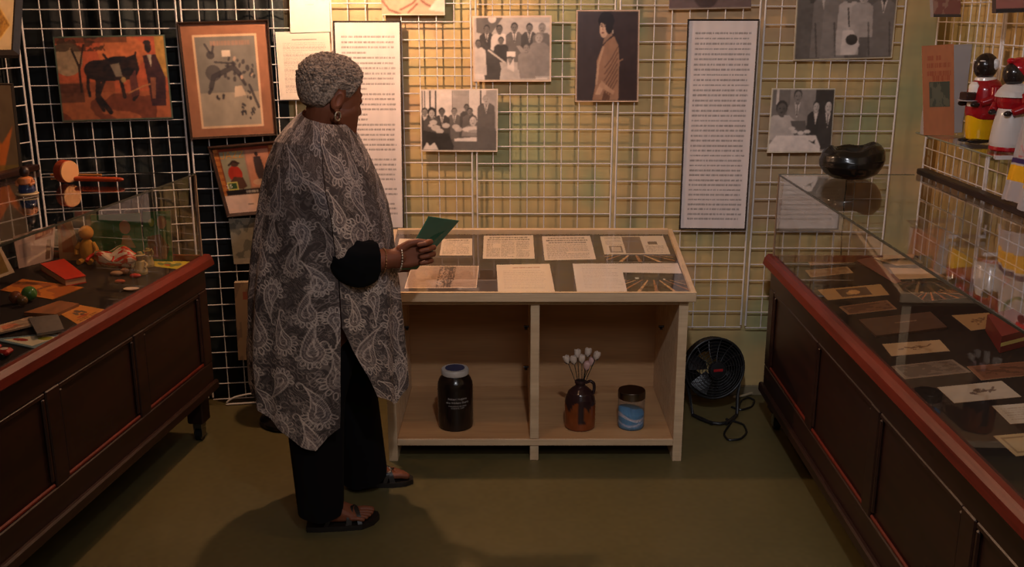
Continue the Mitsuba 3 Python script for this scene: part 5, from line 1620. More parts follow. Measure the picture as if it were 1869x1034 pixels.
for nm, q, fn, d, lab, cat in ups:
    bl, br = [at_z(*p, CASE_ZL) if nm in ('magazine', 'white_bordered_picture') else at_plane(*p, oL + xL * d, xL) for p in (q[3], q[2])]
    for p in (bl, br):                                       # keep the foot of the card on the deck, clear of the panes
        l = LOC @ np.append(p, 1)
        l[0], l[1] = max(l[0], d), min(l[1], DPL - 0.03)
        p[:] = (ML @ l)[:3]
        p[2] = CASE_ZL + 0.0008
    e = (br - bl) / np.linalg.norm(br - bl)
    n_ = np.cross(e, [0, 0, 1.0])
    tl, tr = at_plane(*q[0], bl, n_), at_plane(*q[1], bl, n_)
    put_sheet(nm, [tl, tr, br, bl], 0.003, fn, 0.004, 'satin', edge=S(120, 96, 70), label=lab, cat=cat)

# soft yellow doll
yk = thing('yellow_doll', 'soft yellow-orange doll sitting at the back of the toy case beside the green card', 'doll')
yc = (ML @ [0.085, 0.46, CASE_ZL + 0.001, 1])[:3]
YD = lambda p: yc + np.array(p) * 0.85
put('body', ellipsoid(YD([0, 0, 0.062]), np.array([0.036, 0.03, 0.062]) * 0.85, 3), 'cloth', S(160, 108, 40), True, yk)
put('head', ellipsoid(YD([0.003, 0, 0.150]), np.array([0.034, 0.03, 0.034]) * 0.85, 3), 'cloth', S(176, 118, 52), True, yk)
for s in (-1, 1):
    put('arm', tube(lin([YD([s * 0.03, 0, 0.10]), YD([s * 0.05, -0.01, 0.07]), YD([s * 0.045, -0.02, 0.045])], 10), 0.009, 8), 'cloth', S(160, 108, 40), 40, yk)
    put('leg', tube(lin([YD([s * 0.02, -0.01, 0.02]), YD([s * 0.024, -0.04, 0.016]), YD([s * 0.026, -0.055, 0.016])], 10), 0.011, 8), 'cloth', S(150, 98, 36), 40, yk)

# wrapped red and white soft toy
wk = thing('wrapped_toy', 'plump red and white printed toy in the middle of the left case', 'toy')
wc_ = zlf(210, 482, CASE_ZL) + xL * 0.055 - yL * 0.045
m = trimesh.creation.icosphere(subdivisions=5)
v = m.vertices
P = v * [0.105, 0.06, 0.038]
P[:, 2] += 0.012 * np.sin(v[:, 0] * 4 + v[:, 1] * 3) * (v[:, 2] > 0)
P += 0.012 * (meshkit.fbm(v * 3 + 5, 3, 1) - 0.5)[:, None] * v
P[:, 2] -= P[:, 2].min() - 0.0008
C = np.tile(S(190, 160, 130), (len(v), 1))
n_ = meshkit.fbm(v * 2.4 + 2, 3, 3)
C[n_ > 0.56] = S(170, 40, 26)
C[(v[:, 0] < -0.45)] = S(168, 30, 22)
C[(np.abs(v[:, 0] + 0.1 - v[:, 1]) < 0.16) & (v[:, 2] > 0)] = S(76, 92, 44)
C[(v[:, 0] > 0.35) & (meshkit.fbm(v * 5, 2, 8) > 0.55)] = S(176, 70, 40)
Rz = trimesh.transformations.rotation_matrix(-0.35, [0, 0, 1])
q = trimesh.Trimesh(P, m.faces, process=False)
q.apply_transform(Rz)
q.apply_translation([wc_[0], wc_[1], CASE_ZL])
put('body', q, 'gloss', C, True, wk)
hp = np.array([[-0.10 * math.cos(a) - 0.035, -0.03 + 0.035 * math.sin(a) - 0.01, 0.055 + 0.02 * math.sin(a)] for a in np.linspace(-0.4, pi + 0.2, 18)]) * [0.62, 1, 1]
put('strap', moved(tube(hp + [-0.02, -0.01, -0.012], 0.007, 8), trimesh.transformations.translation_matrix([wc_[0], wc_[1], CASE_ZL]) @ Rz), 'gloss', S(170, 34, 24), 40, wk, label='red looped strap')

# pale figurines
for i, (px, py, sc_, lab) in enumerate(((258, 500, 1.0, 'pale yellow seated figurine in front of the green cards'), (272, 486, 0.85, 'smaller pale figurine with raised arm, right of the seated one'))):
    gk = thing('small_figurine', lab, 'figurine')
    c_ = zlf(px, py, CASE_ZL + 0.0006)
    put('body', smooth_lathe(np.array([(0, 0), (0.024, 0), (0.026, 0.012), (0.02, 0.04), (0.017, 0.055), (0, 0.058)]) * sc_, 24).apply_translation(c_), 'satin', S(150, 124, 74), True, gk)
    put('head', ellipsoid(c_ + [0, 0, 0.068 * sc_], np.array([0.014, 0.014, 0.016]) * sc_, 2), 'satin', S(140, 108, 70), True, gk)
    put('hat', lathe(np.array([(0, 0.092), (0.010, 0.09), (0.012, 0.08), (0.022, 0.078), (0, 0.076)]) * sc_, 20, c_), 'satin', S(140, 116, 60), 40, gk)
    for s in (-1, 1):
        put('arm', tube(lin([c_ + np.array([s * 0.016, 0, 0.05]) * sc_, c_ + np.array([s * 0.028, -0.008, 0.04 + 0.03 * i * (s > 0)]) * sc_, c_ + np.array([s * 0.024, -0.02, 0.03 + 0.06 * i * (s > 0)]) * sc_], 8), 0.0055 * sc_, 8), 'satin', S(146, 118, 72), 40, gk)


def yellow_card(U, V, C):
    C[:] = S(176, 148, 40)
    for x, y in ((0.3, 0.5), (0.5, 0.6), (0.65, 0.4), (0.8, 0.55)):
        paint(C, ell(U, V, x, y, 0.1, 0.2), S(70, 92, 50), 0.8)
    paint(C, ell(U, V, 0.5, 0.4, 0.1, 0.14), S(160, 50, 30), 0.8)


put_sheet('yellow_card', [zlf(x, y, CASE_ZL + 0.003) for x, y in ((279, 468), (348, 476), (325, 491), (284, 486))], 0.003, yellow_card, 0.002, 'satin', edge=S(150, 126, 50), label='yellow printed card in the right corner of the toy case', cat='card')
# small trinkets
tr_ = [((219, 517), (0.020, 0.013, 0.008), (150, 62, 40), 'red-brown pebble-like trinket left of the white dish'), ((247, 507), (0.022, 0.012, 0.009), (170, 52, 40), 'pink-red oval trinket behind the white dish'),
       ((213, 503), (0.024, 0.015, 0.010), (160, 118, 84), 'cream trinket nearest the red book'), ((228, 500), (0.018, 0.016, 0.012), (120, 70, 44), 'brown round trinket behind the cream one')]
for (px, py), r_, c, lab in tr_:
    p_ = zlf(px, py, CASE_ZL)
    m = ellipsoid(p_ + [0, 0, r_[2] + 0.0005], r_, 3)
    m.vertices += 0.003 * (meshkit.fbm(m.vertices * 70, 2, 3) - 0.5)[:, None] * [1, 1, 0]
    put('trinket', m, 'gloss', S(*c), True, label=lab, cat='trinket')
dp = zlf(240, 530, CASE_ZL + 0.0005)
md = lathe([(0, 0.004), (0.012, 0.004), (0.022, 0.009), (0.0235, 0.009), (0.014, 0.001), (0, 0.0)], 32)
md.vertices *= [1.25, 0.9, 1]
md.apply_translation(dp)
put('white_dish', md, 'gloss', S(206, 176, 150), 40, label='small oval white dish with a dark centre near the front rail', cat='dish')
# glass marbles, red shoe
for i, (px, py, r_, c, lab) in enumerate(((55, 548, 0.026, (60, 96, 44), 'green glass ball on the orange sheet'), (30, 553, 0.022, (92, 48, 26), 'brown glass ball left of the green one'), (42, 557, 0.018, (84, 60, 34), 'smallest dull brown ball in front of the green one'))):
    p_ = zlf(px, py, CASE_ZL + 0.0045)
    put('glass_ball', ellipsoid(p_ + [0, 0, r_], [r_] * 3, 3), 'gloss', S(*c), True, label=lab, cat='ball')
rk_ = thing('red_toy_car', 'red toy car with a white spot at the lower left corner of the case', 'toy car')
rc = zlf(8, 652, CASE_ZL) + yL * 0.03
put('body', cat_mesh([cbox(rc + [-0.06, -0.022, 0.008], rc + [0.05, 0.022, 0.026], 0.007), cbox(rc + [-0.035, -0.018, 0.024], rc + [0.02, 0.018, 0.042], 0.008)]), 'gloss', S(150, 24, 20), 30, rk_)
put('white_spot', ellipsoid(rc + [0.03, 0, 0.027], [0.012, 0.012, 0.002], 2), 'gloss', S(190, 170, 150), True, rk_)
for x in (-0.04, 0.03):
    for y in (-0.023, 0.023):
        put('wheel', cyl(rc + [x, y - 0.004, 0.0105], rc + [x, y + 0.004, 0.0105], 0.010, 14), 'satin', S(20, 18, 18), 40, rk_)

# on top of the left glass: rattle toy, stick, small figure on a dish
GT = GTOPL + 0.0016
wd = thing('wooden_clapper', 'red wooden hand rattle with a round cream-faced head lying on the left glass top', 'toy')
c0 = at_z(124, 334, GT + 0.0)
ax = np.array([1.0, -0.12, 0]) / np.linalg.norm([1.0, -0.12, 0])
cc = c0 + [0, 0, 0.045]
dd = np.array([0.90, -0.42, 0.0])
dd /= np.linalg.norm(dd)
put('drum', cyl(cc - dd * 0.022, cc + dd * 0.012, 0.043, 36), 'satin', S(150, 52, 22), 40, wd)
put('drum_face', cyl(cc + dd * 0.0121, cc + dd * 0.0185, 0.041, 36), 'satin', S(206, 150, 100), 40, wd, label='cream drum face')
h0 = c0 + ax * 0.03 + [0, 0, 0.018]
put('paddle', moved(cbox([0, -0.014, -0.008], [0.175, 0.014, 0.008], 0.005), frame(h0, ax, np.cross([0, 0, 1], ax))), 'satin', S(160, 58, 24), 40, wd)
put('paddle_tip', moved(ellipsoid([0.178, 0, 0], [0.018, 0.012, 0.008], 2), frame(h0, ax, np.cross([0, 0, 1], ax))), 'satin', S(150, 52, 22), True, wd)
st0, st1 = at_z(84, 322, GT + 0.005), at_z(178, 322, GT + 0.005)
put('wooden_stick', cyl(st0 + [0, 0.04, 0.0], st1 + [0, 0.04, 0.0], 0.005, 10), 'satin', S(168, 104, 50), 40, label='thin wooden stick lying behind the rattle on the left glass top', cat='stick')
fg = thing('sailor_figurine', 'small figurine in blue and orange standing on a white dish on the left glass top', 'figurine')
c1 = at_z(50, 356, GT)
put('dish', lathe([(0, 0.0), (0.034, 0.0), (0.040, 0.006), (0.036, 0.010), (0, 0.010)], 32, c1), 'satin', S(176, 150, 112), 40, fg, label='white base dish')
put('body', smooth_lathe([(0, 0.0105), (0.026, 0.0105), (0.028, 0.024), (0.02, 0.045), (0, 0.05)], 28).apply_translation(c1), 'gloss', S(40, 50, 84), True, fg)
put('collar', smooth_lathe([(0.012, 0.034), (0.027, 0.042), (0.024, 0.062), (0.01, 0.068), (0, 0.068)], 28).apply_translation(c1), 'satin', S(190, 112, 62), True, fg)
put('head', ellipsoid(c1 + [0, 0, 0.084], [0.017, 0.017, 0.02], 3), 'satin', S(44, 26, 22), True, fg)
for s in (-1, 1):
    put('arm', tube(lin([c1 + [s * 0.02, 0, 0.058], c1 + [s * 0.031, -0.004, 0.046], c1 + [s * 0.022, -0.02, 0.04]], 10), 0.006, 8), 'satin', S(180, 104, 60), 40, fg)
# ------------------------------------------------------------------ the visitor
YT = 3.36                                                # her body stands about this deep in the room
SKIN = S(112, 62, 40)


def Wp(px, py, y=YT):
    return at_y(px, py, y)


def ball(p, r):
    return m3.Manifold.sphere(r, 20).translate([float(x) for x in p])


def hull(*pr):
    return m3.Manifold.batch_hull([ball(p, r) for p, r in pr])


def chain(*pr):
    return sum((hull(pr[i], pr[i + 1]) for i in range(1, len(pr) - 1)), hull(pr[0], pr[1]))


def soft(man, length, it=10):
    q = man.refine_to_length(length).to_mesh()
    t = trimesh.Trimesh(q.vert_properties[:, :3].astype(float), q.tri_verts, process=False)
    trimesh.smoothing.filter_taubin(t, iterations=it)
    return t


def as_man(t):
    return m3.Manifold(m3.Mesh(np.asarray(t.vertices, np.float32), np.asarray(t.faces, np.uint32)))


def elm(c, r):
    return m3.Manifold.sphere(1.0, 40).scale([float(x) for x in r]).translate([float(x) for x in c])


def axes(f, up=(0, 0, 1)):
    f = np.asarray(f, float) / np.linalg.norm(f)
    l = np.cross(up, f)
    l /= np.linalg.norm(l)
    return f, l, np.cross(f, l)


wk_ = thing('person', 'person in a long paisley robe and black trousers holding a green folder', 'person')
HEAD = Wp(607, 177)
yaw, tilt = math.radians(36), math.radians(14)
hf, hl, hu = axes([math.cos(yaw) * math.cos(tilt), math.sin(yaw) * math.cos(tilt), -math.sin(tilt)])
MH = np.eye(4)
HS = 1.06
MH[:3, 0], MH[:3, 1], MH[:3, 2], MH[:3, 3] = hf * HS, hl * HS, hu * HS, HEAD
head = elm([-0.012, 0, 0.035], [0.097, 0.076, 0.082]) + elm([0.03, 0, -0.01], [0.062, 0.062, 0.085])
head += hull(([0.0, 0.045, -0.06], 0.02), ([0.0, -0.045, -0.06], 0.02), ([0.074, 0.014, -0.100], 0.02), ([0.074, -0.014, -0.100], 0.02), ([0.05, 0.035, -0.03], 0.028), ([0.05, -0.035, -0.03], 0.028))
head += hull(([0.083, 0, 0.008], 0.008), ([0.097, 0, -0.030], 0.011), ([0.086, 0.014, -0.036], 0.008), ([0.086, -0.014, -0.036], 0.008))     # nose
head += hull(([0.072, 0.03, 0.022], 0.012), ([0.080, 0, 0.024], 0.012), ([0.072, -0.03, 0.022], 0.012))                                       # brow
head += hull(([0.080, 0.018, -0.062], 0.007), ([0.092, 0, -0.060], 0.008), ([0.080, -0.018, -0.062], 0.007))                                 # lips
head += hull(([0.079, 0.016, -0.074], 0.008), ([0.089, 0, -0.074], 0.009), ([0.079, -0.016, -0.074], 0.008))
for s in (-1, 1):
    head += ball([0.076, s * 0.030, 0.004], 0.012)                                                                                            # closed lids
    ear = elm([0, 0, 0], [0.019, 0.008, 0.032]) - elm([0.004, s * 0.008, 0.002], [0.011, 0.006, 0.021])
    head += ear.rotate([0, 12, s * 24]).translate([-0.020, s * 0.077, -0.008])
    head += elm([-0.016, s * 0.075, -0.038], [0.008, 0.006, 0.010])
neck_base = Wp(578, 246) + [0, 0.0, 0]
hm = soft(head, 0.006, 8)
hm.apply_transform(MH)
loc = lambda p: (MH @ np.append(p, 1))[:3]

lat = np.array([math.sin(0.22), -math.cos(0.22), 0])         # towards her right side, the camera
SHR, SHL = Wp(583, 268) + lat * 0.125, Wp(583, 268) - lat * 0.125
chest, waist, pelvis = Wp(583, 350), Wp(590, 470), Wp(590, 610)
ELR = Wp(645, 480, 3.17)
WRR = Wp(727, 470, 3.225)
ELL, WRL = Wp(655, 470, 3.50), Wp(690, 478, 3.47)
NT = at_z(686, 941, 0.02)
fd = np.array([0.975, 0.22, 0])
FT = at_z(747, 867, 0.02)
ANR, ANL = NT - fd * 0.175 + [0, 0, 0.065], FT - fd * 0.175 + [0, 0, 0.065]
HIR, HIL = pelvis + lat * 0.09 - [0, 0, 0.03], pelvis - lat * 0.09 - [0, 0, 0.03]
ancR, ancL = np.array([at_y(584, 900, 3.235)[0], 3.235, 0.08]), np.array([at_y(665, 850, 3.54)[0], 3.54, 0.08])
KNR, KNL = np.array([ancR[0] - 0.005, 3.245, 0.47]), np.array([ancL[0] - 0.045, 3.50, 0.47])
body = chain((loc([-0.02, 0, -0.03]), 0.058), (neck_base, 0.056), (chest + [0, 0, 0.05], 0.09))
body += hull((SHR, 0.055), (SHL, 0.055), (chest + lat * 0.07, 0.11), (chest - lat * 0.07, 0.11))
body += hull((chest + lat * 0.06, 0.11), (chest - lat * 0.06, 0.11), (waist + lat * 0.05, 0.11), (waist - lat * 0.05, 0.11))
body += hull((waist + lat * 0.05, 0.11), (waist - lat * 0.05, 0.11), (HIR, 0.105), (HIL, 0.105))
body += chain((HIR, 0.085), (KNR, 0.055), (KNR - [0, 0, 0.12], 0.052), (ANR, 0.036)) + chain((HIL, 0.085), (KNL, 0.055), (KNL - [0, 0, 0.12], 0.052), (ANL, 0.036))
body += chain((SHR, 0.052), (ELR, 0.038), ((ELR + WRR) / 2, 0.038), (WRR, 0.029))
body += chain((SHL, 0.052), (ELL, 0.042), (WRL, 0.030))
bm_ = soft(body, 0.016, 8)


def hand(wrist, d, thumb_up, curl, scale=1.0):
    """Hand along d; thumb_up: direction of the thumb side; fingers curl towards the palm."""
    x = np.asarray(d, float) / np.linalg.norm(d)
    z = np.cross(x, thumb_up)
    z /= np.linalg.norm(z)
    y = np.cross(z, x)
    R_ = np.eye(4)
    R_[:3, 0], R_[:3, 1], R_[:3, 2], R_[:3, 3] = x * scale, y * scale, z * scale, wrist
    h = hull(([-0.01, 0.012, 0], 0.022), ([-0.01, -0.012, 0], 0.022), ([0.03, 0.026, 0], 0.016), ([0.03, -0.026, 0], 0.016)) + hull(([0.03, 0.026, 0], 0.016), ([0.03, -0.026, 0], 0.016), ([0.088, 0.030, 0], 0.011), ([0.085, -0.030, 0], 0.011), ([0.03, 0.02, -0.008], 0.014))
    for yy, L, b in ((0.031, 1.0, 0.090), (0.0105, 1.1, 0.093), (-0.0105, 1.02, 0.090), (-0.031, 0.82, 0.083)):
        p, a = np.array([b, yy, 0.0]), 0.0
        pr = [(p - [0.012, 0, 0], 0.0098)]
        for seg, c, r in ((0.042, curl[0], 0.0092), (0.027, curl[1], 0.0085), (0.021, curl[2], 0.0076)):
            a += c
            p = p + np.array([math.cos(a), 0, math.sin(a)]) * seg * L
            pr.append((p, r))
        h += chain(*pr)
    h += chain(([0.012, 0.026, 0.006], 0.016), ([0.045, 0.040, 0.018], 0.0125), ([0.072, 0.040, 0.026], 0.0105), ([0.094, 0.034, 0.032], 0.0088))
    t = soft(h, 0.0045, 6)
    t.apply_transform(R_)
    return t


# z of the hand frame is the palm side here: x cross thumb = towards the wall
HR = hand(WRR, [0.90, 0.30, 0.16], [-0.15, 0.10, 1.0], (1.05, 1.45, 0.9), 1.0)
HL = hand(WRL, [0.93, -0.10, 0.05], [0.0, 0.25, 1.0], (0.4, 0.8, 0.6), 0.95)


def foot(toe_tip, d, side):
    x = np.asarray(d) / np.linalg.norm(d)
    y = np.array([-x[1], x[0], 0]) * side                 # towards the big toe
    M_ = np.eye(4)
    M_[:3, 0], M_[:3, 1], M_[:3, 2], M_[:3, 3] = x, y, [0, 0, 1], [toe_tip[0] - x[0] * 0.235, toe_tip[1] - x[1] * 0.235, 0.022]
    f = hull(([0.03, 0, 0.030], 0.028), ([0.065, 0, 0.055], 0.034), ([0.11, 0.006, 0.038], 0.030), ([0.165, 0.018, 0.018], 0.017), ([0.155, -0.024, 0.015], 0.015))
    f += hull(([0.03, 0, 0.030], 0.028), ([0.065, 0, 0.09], 0.036))
    for yy, tip, r in ((0.029, 0.234, 0.0125), (0.0075, 0.228, 0.0086), (-0.0095, 0.219, 0.0082), (-0.0255, 0.207, 0.0078), (-0.040, 0.193, 0.0074)):
        b = 0.165 - max(0, -yy) * 0.5
        f += chain(([b, yy * 0.9, 0.017], r * 1.05), ([(b + tip) / 2, yy, 0.016], r), ([tip - r, yy, 0.0105], r))
    t = soft(f, 0.0038, 5)
    t.apply_transform(M_)
    return t, M_


FR, MFR = foot(NT, fd, 1)
FL, MFL = foot(FT, fd, -1)
whole = as_man(bm_) + as_man(hm) + as_man(HR) + as_man(HL) + as_man(FR) + as_man(FL)
mesh_ = whole.to_mesh()
bt = trimesh.Trimesh(mesh_.vert_properties[:, :3], mesh_.tri_verts, process=False)
tone = 0.88 + 0.24 * meshkit.fbm(bt.vertices * 22, 3, 5)
colr = SKIN[None] * tone[:, None]
# lips and lids a little darker
lv = (np.linalg.inv(MH) @ np.column_stack([bt.vertices, np.ones(len(bt.vertices))]).T).T[:, :3]
lip = (lv[:, 0] > 0.078) & (np.abs(lv[:, 1]) < 0.026) & (lv[:, 2] > -0.083) & (lv[:, 2] < -0.053)
colr[lip] *= [0.9, 0.68, 0.68]
lash = (lv[:, 0] > 0.076) & (np.abs(np.abs(lv[:, 1]) - 0.030) < 0.013) & (np.abs(lv[:, 2] + 0.002) < 0.0035)
colr[lash] *= 0.35
brow = (lv[:, 0] > 0.07) & (np.abs(np.abs(lv[:, 1]) - 0.030) < 0.018) & (np.abs(lv[:, 2] - 0.031) < 0.004)
colr[brow] *= 0.5
put('body', bt, 'skin', colr, True, wk_)

# hair: a cap of tight curls, open at the face and ears
ic = trimesh.creation.icosphere(subdivisions=6)
v = ic.vertices.copy()
P = v * [0.103, 0.082, 0.086] + [-0.014, 0, 0.036]
low = np.clip(-(v[:, 2]) / 0.9, 0, 1)
P += np.array([-0.002, 0, -0.016]) * low[:, None]
# keep: above a line running from the forehead down behind the ear to the nape
line = np.interp(P[:, 0], [-0.13, -0.085, -0.05, -0.036, -0.022, 0.004, 0.012, 0.03, 0.05, 0.068, 0.1], [-0.066, -0.064, -0.058, -0.030, 0.016, 0.016, -0.006, -0.004, 0.030, 0.068, 0.12])
keep = P[:, 2] > line
fk_ = keep[ic.faces].all(1)
nrm_ = v / np.array([0.108, 0.087, 0.092])
nrm_ /= np.linalg.norm(nrm_, axis=1, keepdims=True)
fade = np.clip((P[:, 2] - line) / 0.03, 0, 1)
cell = rng.normal(size=(7000, 3))
cell /= np.linalg.norm(cell, axis=1, keepdims=True)
dist, idx = cKDTree(cell).query(v)
bump = np.clip(1 - (dist / 0.034) ** 2, 0, 1)
side = np.clip(0.35 + (P[:, 2] - 0.01) / 0.08, 0.35, 1.0)
P = P + nrm_ * ((-0.012 * (1 - fade)) + (0.0 + 0.016 * meshkit.fbm(v * 11, 3, 3) + 0.0045 * bump) * side * fade)[:, None]
rv = np.random.default_rng(2).random(7000)
hc = np.where((rv[idx] > 0.42)[:, None], S(166, 142, 124)[None], S(116, 98, 86)[None]) * (0.62 + 0.42 * bump)[:, None]
hc = hc * 0.9 * (0.75 + 0.5 * meshkit.fbm(v * 5, 2, 9))[:, None]
ht = trimesh.Trimesh(P, ic.faces[fk_], process=False)
used = np.unique(ht.faces)
remap = np.zeros(len(P), int)
remap[used] = np.arange(len(used))
ht = trimesh.Trimesh(P[used], remap[ht.faces], process=False)
ht.apply_transform(MH)
put('hair', ht, 'vc', hc[used], True, wk_, label='short curly grey hair')

# hoop earring on the visible ear
ec = loc([-0.014, -0.083, -0.056])
put('earring', tube([ec + hf * (0.0115 * math.cos(a)) + hl * (-0.002 + 0.004 * math.cos(a)) + hu * (0.014 * math.sin(a)) for a in np.arange(28) * 2 * pi / 28], 0.0032, 8, True), 'metal', S(225, 220, 212), True, wk_, label='silver hoop earring')

# black trousers: waist, two wide legs
hemR, hemL = ANR - [0.0, 0, 0.0], ANL
tro = []


def leg(top, knee, ank, rt, rk, rh, zb, seed):
    rings = []
    for t in np.linspace(0, 1, 26):
        c = (top * (1 - t) + knee * t * 1.0) if t < 0 else None
        z = top[2] * (1 - t) + zb * t
        k = np.interp(z, [ank[2], knee[2], top[2]], [0, 1, 2])
        c = np.array([np.interp(k, [0, 1, 2], [ank[i], knee[i], top[i]]) for i in range(2)] + [z])
        r = np.interp(t, [0, 0.45, 1], [rt, rk, rh])
        rg = ell_ring(c, r, r * 1.05, 48)
        a = np.arange(48) * 2 * pi / 48
        w = 1 + (0.015 + 0.045 * t) * np.sin(3 * a + seed + 1.5 * t) + (0.01 + 0.02 * t) * np.sin(7 * a + seed * 2 + 3 * t)
        rg[:, :2] = c[:2] + (rg[:, :2] - c[:2]) * w[:, None]
        if t > 0.9:
            rg[:, 2] += 0.012 * np.sin(2 * a + seed) * (t - 0.9) * 10
        rings.append(rg)
    return loft(rings, 48, cap=False)


hx_ = at_y(583, 945, ANR[1])
topR, topL = HIR + [-0.01, 0, 0.03], HIL + [0, 0, 0.03]
trl = [leg(topR, np.array([ancR[0] - 0.005, 3.245, 0.47]), ancR, 0.125, 0.098, 0.081, 0.058, 1.0), leg(topL, np.array([ancL[0] - 0.045, 3.50, 0.47]), ancL, 0.125, 0.100, 0.086, 0.034, 2.5)]
put('trousers', cat_mesh(trl + [loft([ell_ring(pelvis + [0, 0, dz], r, r * 1.15, 48, 0.2) for dz, r in ((-0.06, 0.16), (0.0, 0.165), (0.06, 0.15), (0.14, 0.14))], 48, False)]), 'cloth', S(17, 14, 15), True, wk_, label='wide black trousers')

# sandals
for nm_, M_, sd_ in (('R', MFR, 1), ('L', MFL, 1)):
    o_ = Polygon([(-0.006, -0.026), (0.0, 0.026), (0.03, 0.034), (0.10, 0.034), (0.16, 0.046), (0.215, 0.046), (0.24, 0.032), (0.243, 0.010), (0.22, -0.026), (0.18, -0.048), (0.12, -0.044), (0.03, -0.034)]).buffer(0.006).simplify(0.001)
    so = trimesh.creation.extrude_polygon(o_, 0.019)
    so.apply_translation([0, 0, -0.0215])
    sk_ = put('sandal', moved(so, M_), 'satin', S(26, 20, 17), 30, wk_)

    def strap(p, w, th=0.003):
        p = lin(p, 24)
        for _ in range(4):
            p[1:-1] = (p[:-2] + 2 * p[1:-1] + p[2:]) / 4
        tn = np.gradient(p, axis=0)
        tn /= np.linalg.norm(tn, axis=1, keepdims=True)
        sidev = np.cross(tn, [0, 0, 1.0])
        sidev = np.where(np.linalg.norm(sidev, axis=1, keepdims=True) < 0.3, [1, 0, 0], sidev)
        sidev = np.tile([1.0, 0.15, 0.0], (len(p), 1)) if abs(p[0][1] - p[-1][1]) > 0.03 else sidev
        up_ = np.cross(tn, sidev)
        up_ /= np.linalg.norm(up_, axis=1, keepdims=True)
        rg = [np.array([q + s * w / 2 - u * th / 2, q - s * w / 2 - u * th / 2, q - s * w / 2 + u * th / 2, q + s * w / 2 + u * th / 2]) for q, s, u in zip(p, sidev, up_)]
        return loft(rg, 4)
    ss_ = [strap([(0.135, -0.046, -0.004), (0.14, -0.034, 0.030), (0.148, 0.0, 0.050), (0.158, 0.036, 0.030), (0.165, 0.046, -0.004)], 0.020),
           strap([(0.175, -0.048, -0.004), (0.172, -0.032, 0.022), (0.165, 0.004, 0.040), (0.15, 0.038, 0.036), (0.135, 0.044, -0.004)], 0.016),
           strap([(0.055, -0.036, -0.004), (0.075, -0.044, 0.04), (0.105, -0.022, 0.072), (0.112, 0.012, 0.074), (0.085, 0.042, 0.04), (0.06, 0.036, -0.004)], 0.016)]
    for q in ss_:
        put('strap', moved(q, M_), 'satin', S(30, 23, 19), 30, sk_)

# black under-sleeve at the right elbow
UA = SHR * 0.35 + ELR * 0.65
rings = []
axis_pts = lin([Wp(622, 452, 3.19), Wp(632, 466, 3.155), Wp(652, 473, 3.155), Wp(682, 468, 3.195)], 22)
for _ in range(3):
    axis_pts[1:-1] = (axis_pts[:-2] + 2 * axis_pts[1:-1] + axis_pts[2:]) / 4
tn = np.gradient(axis_pts, axis=0)
tn /= np.linalg.norm(tn, axis=1, keepdims=True)
aa = np.arange(36) * 2 * pi / 36
for i, (q, t) in enumerate(zip(axis_pts, tn)):
    sx = np.cross(t, [0, 1, 0])
    sx /= np.linalg.norm(sx)
    sy = np.cross(t, sx)
    s_ = i / 21
    r = np.interp(s_, [0, 0.35, 0.7, 1], [0.060, 0.072, 0.068, 0.056])
    w = 1 + 0.05 * np.sin(4 * aa + 5 * s_) + 0.03 * np.sin(9 * aa - 4 * s_)
    rg = q + (r * w)[:, None] * (np.cos(aa)[:, None] * sx + 0.82 * np.sin(aa)[:, None] * sy)
    rg[:, 2] -= (0.030 * np.interp(s_, [0, 0.4, 0.85, 1], [0.3, 0.7, 1, 0.9])) * np.clip(-(rg[:, 2] - q[2]) / r, 0, 1) ** 1.5
    rings.append(rg)
put('under_sleeve', loft(rings, 36, cap=False), 'cloth', S(12, 11, 13), True, wk_, label='loose black under-sleeve at the elbow')

# bracelets
fdir = (WRR - ELR) / np.linalg.norm(WRR - ELR)
for nm_, k_, r_, th, col_ in (('bracelet', 0.66, 0.040, 0.0026, S(190, 150, 110)), ('bracelet', 1.02, 0.038, 0.0036, S(214, 204, 192))):
    c_ = ELR + (WRR - ELR) * k_
    sx = np.cross(fdir, [0, 0, 1])
    sx /= np.linalg.norm(sx)
    sy = np.cross(sx, fdir)
    n_l = 26
    links = []
    for i in range(n_l):
        a = i * 2 * pi / n_l
        rad = sx * math.cos(a) + sy * math.sin(a)
        p_ = c_ + rad * r_ - [0, 0, 0.004] + fdir * 0.006 * math.sin(a)
        links.append(ellipsoid(p_, [th * 1.25] * 3, 1))
    put(nm_, cat_mesh(links + [tube([c_ + (sx * math.cos(a) + sy * math.sin(a)) * r_ - [0, 0, 0.004] + fdir * 0.006 * math.sin(a) for a in np.arange(40) * 2 * pi / 40], th * 0.5, 6, True)]), 'metal', col_, True, wk_, label='thin silver chain bracelet')

# ------------------------------------------------------------------ the paisley robe
sil = np.array([(199, 557, 600), (211, 541, 620), (226, 527, 636), (250, 507, 652), (290, 491, 672), (330, 481, 690), (375, 474, 707), (420, 468, 716), (470, 462, 722), (520, 458, 728), (580, 456, 733), (640, 456, 738), (700, 462, 743), (790, 470, 746)], float)
hyt = np.array([(199, 0.075), (211, 0.115), (226, 0.165), (250, 0.205), (290, 0.225), (375, 0.235), (470, 0.235), (580, 0.235), (790, 0.245)])


def zof(py, y=YT):
    return CAM_H - y * math.tan(PITCH + math.atan((py - 517) / FPX))


sz_ = np.array([zof(p) for p in sil[:, 0]])
sxl, sxr = np.array([at_y(a, p, YT)[0] for p, a in sil[:, :2]]), np.array([at_y(b, p, YT)[0] for p, b in sil[:, [0, 2]]])
shy, shz = hyt[:, 1], np.array([zof(p) for p in hyt[:, 0]])
o_ = np.argsort(sz_)
sz_, sxl, sxr = sz_[o_], sxl[o_], sxr[o_]
o_ = np.argsort(shz)
shz, shy = shz[o_], shy[o_]
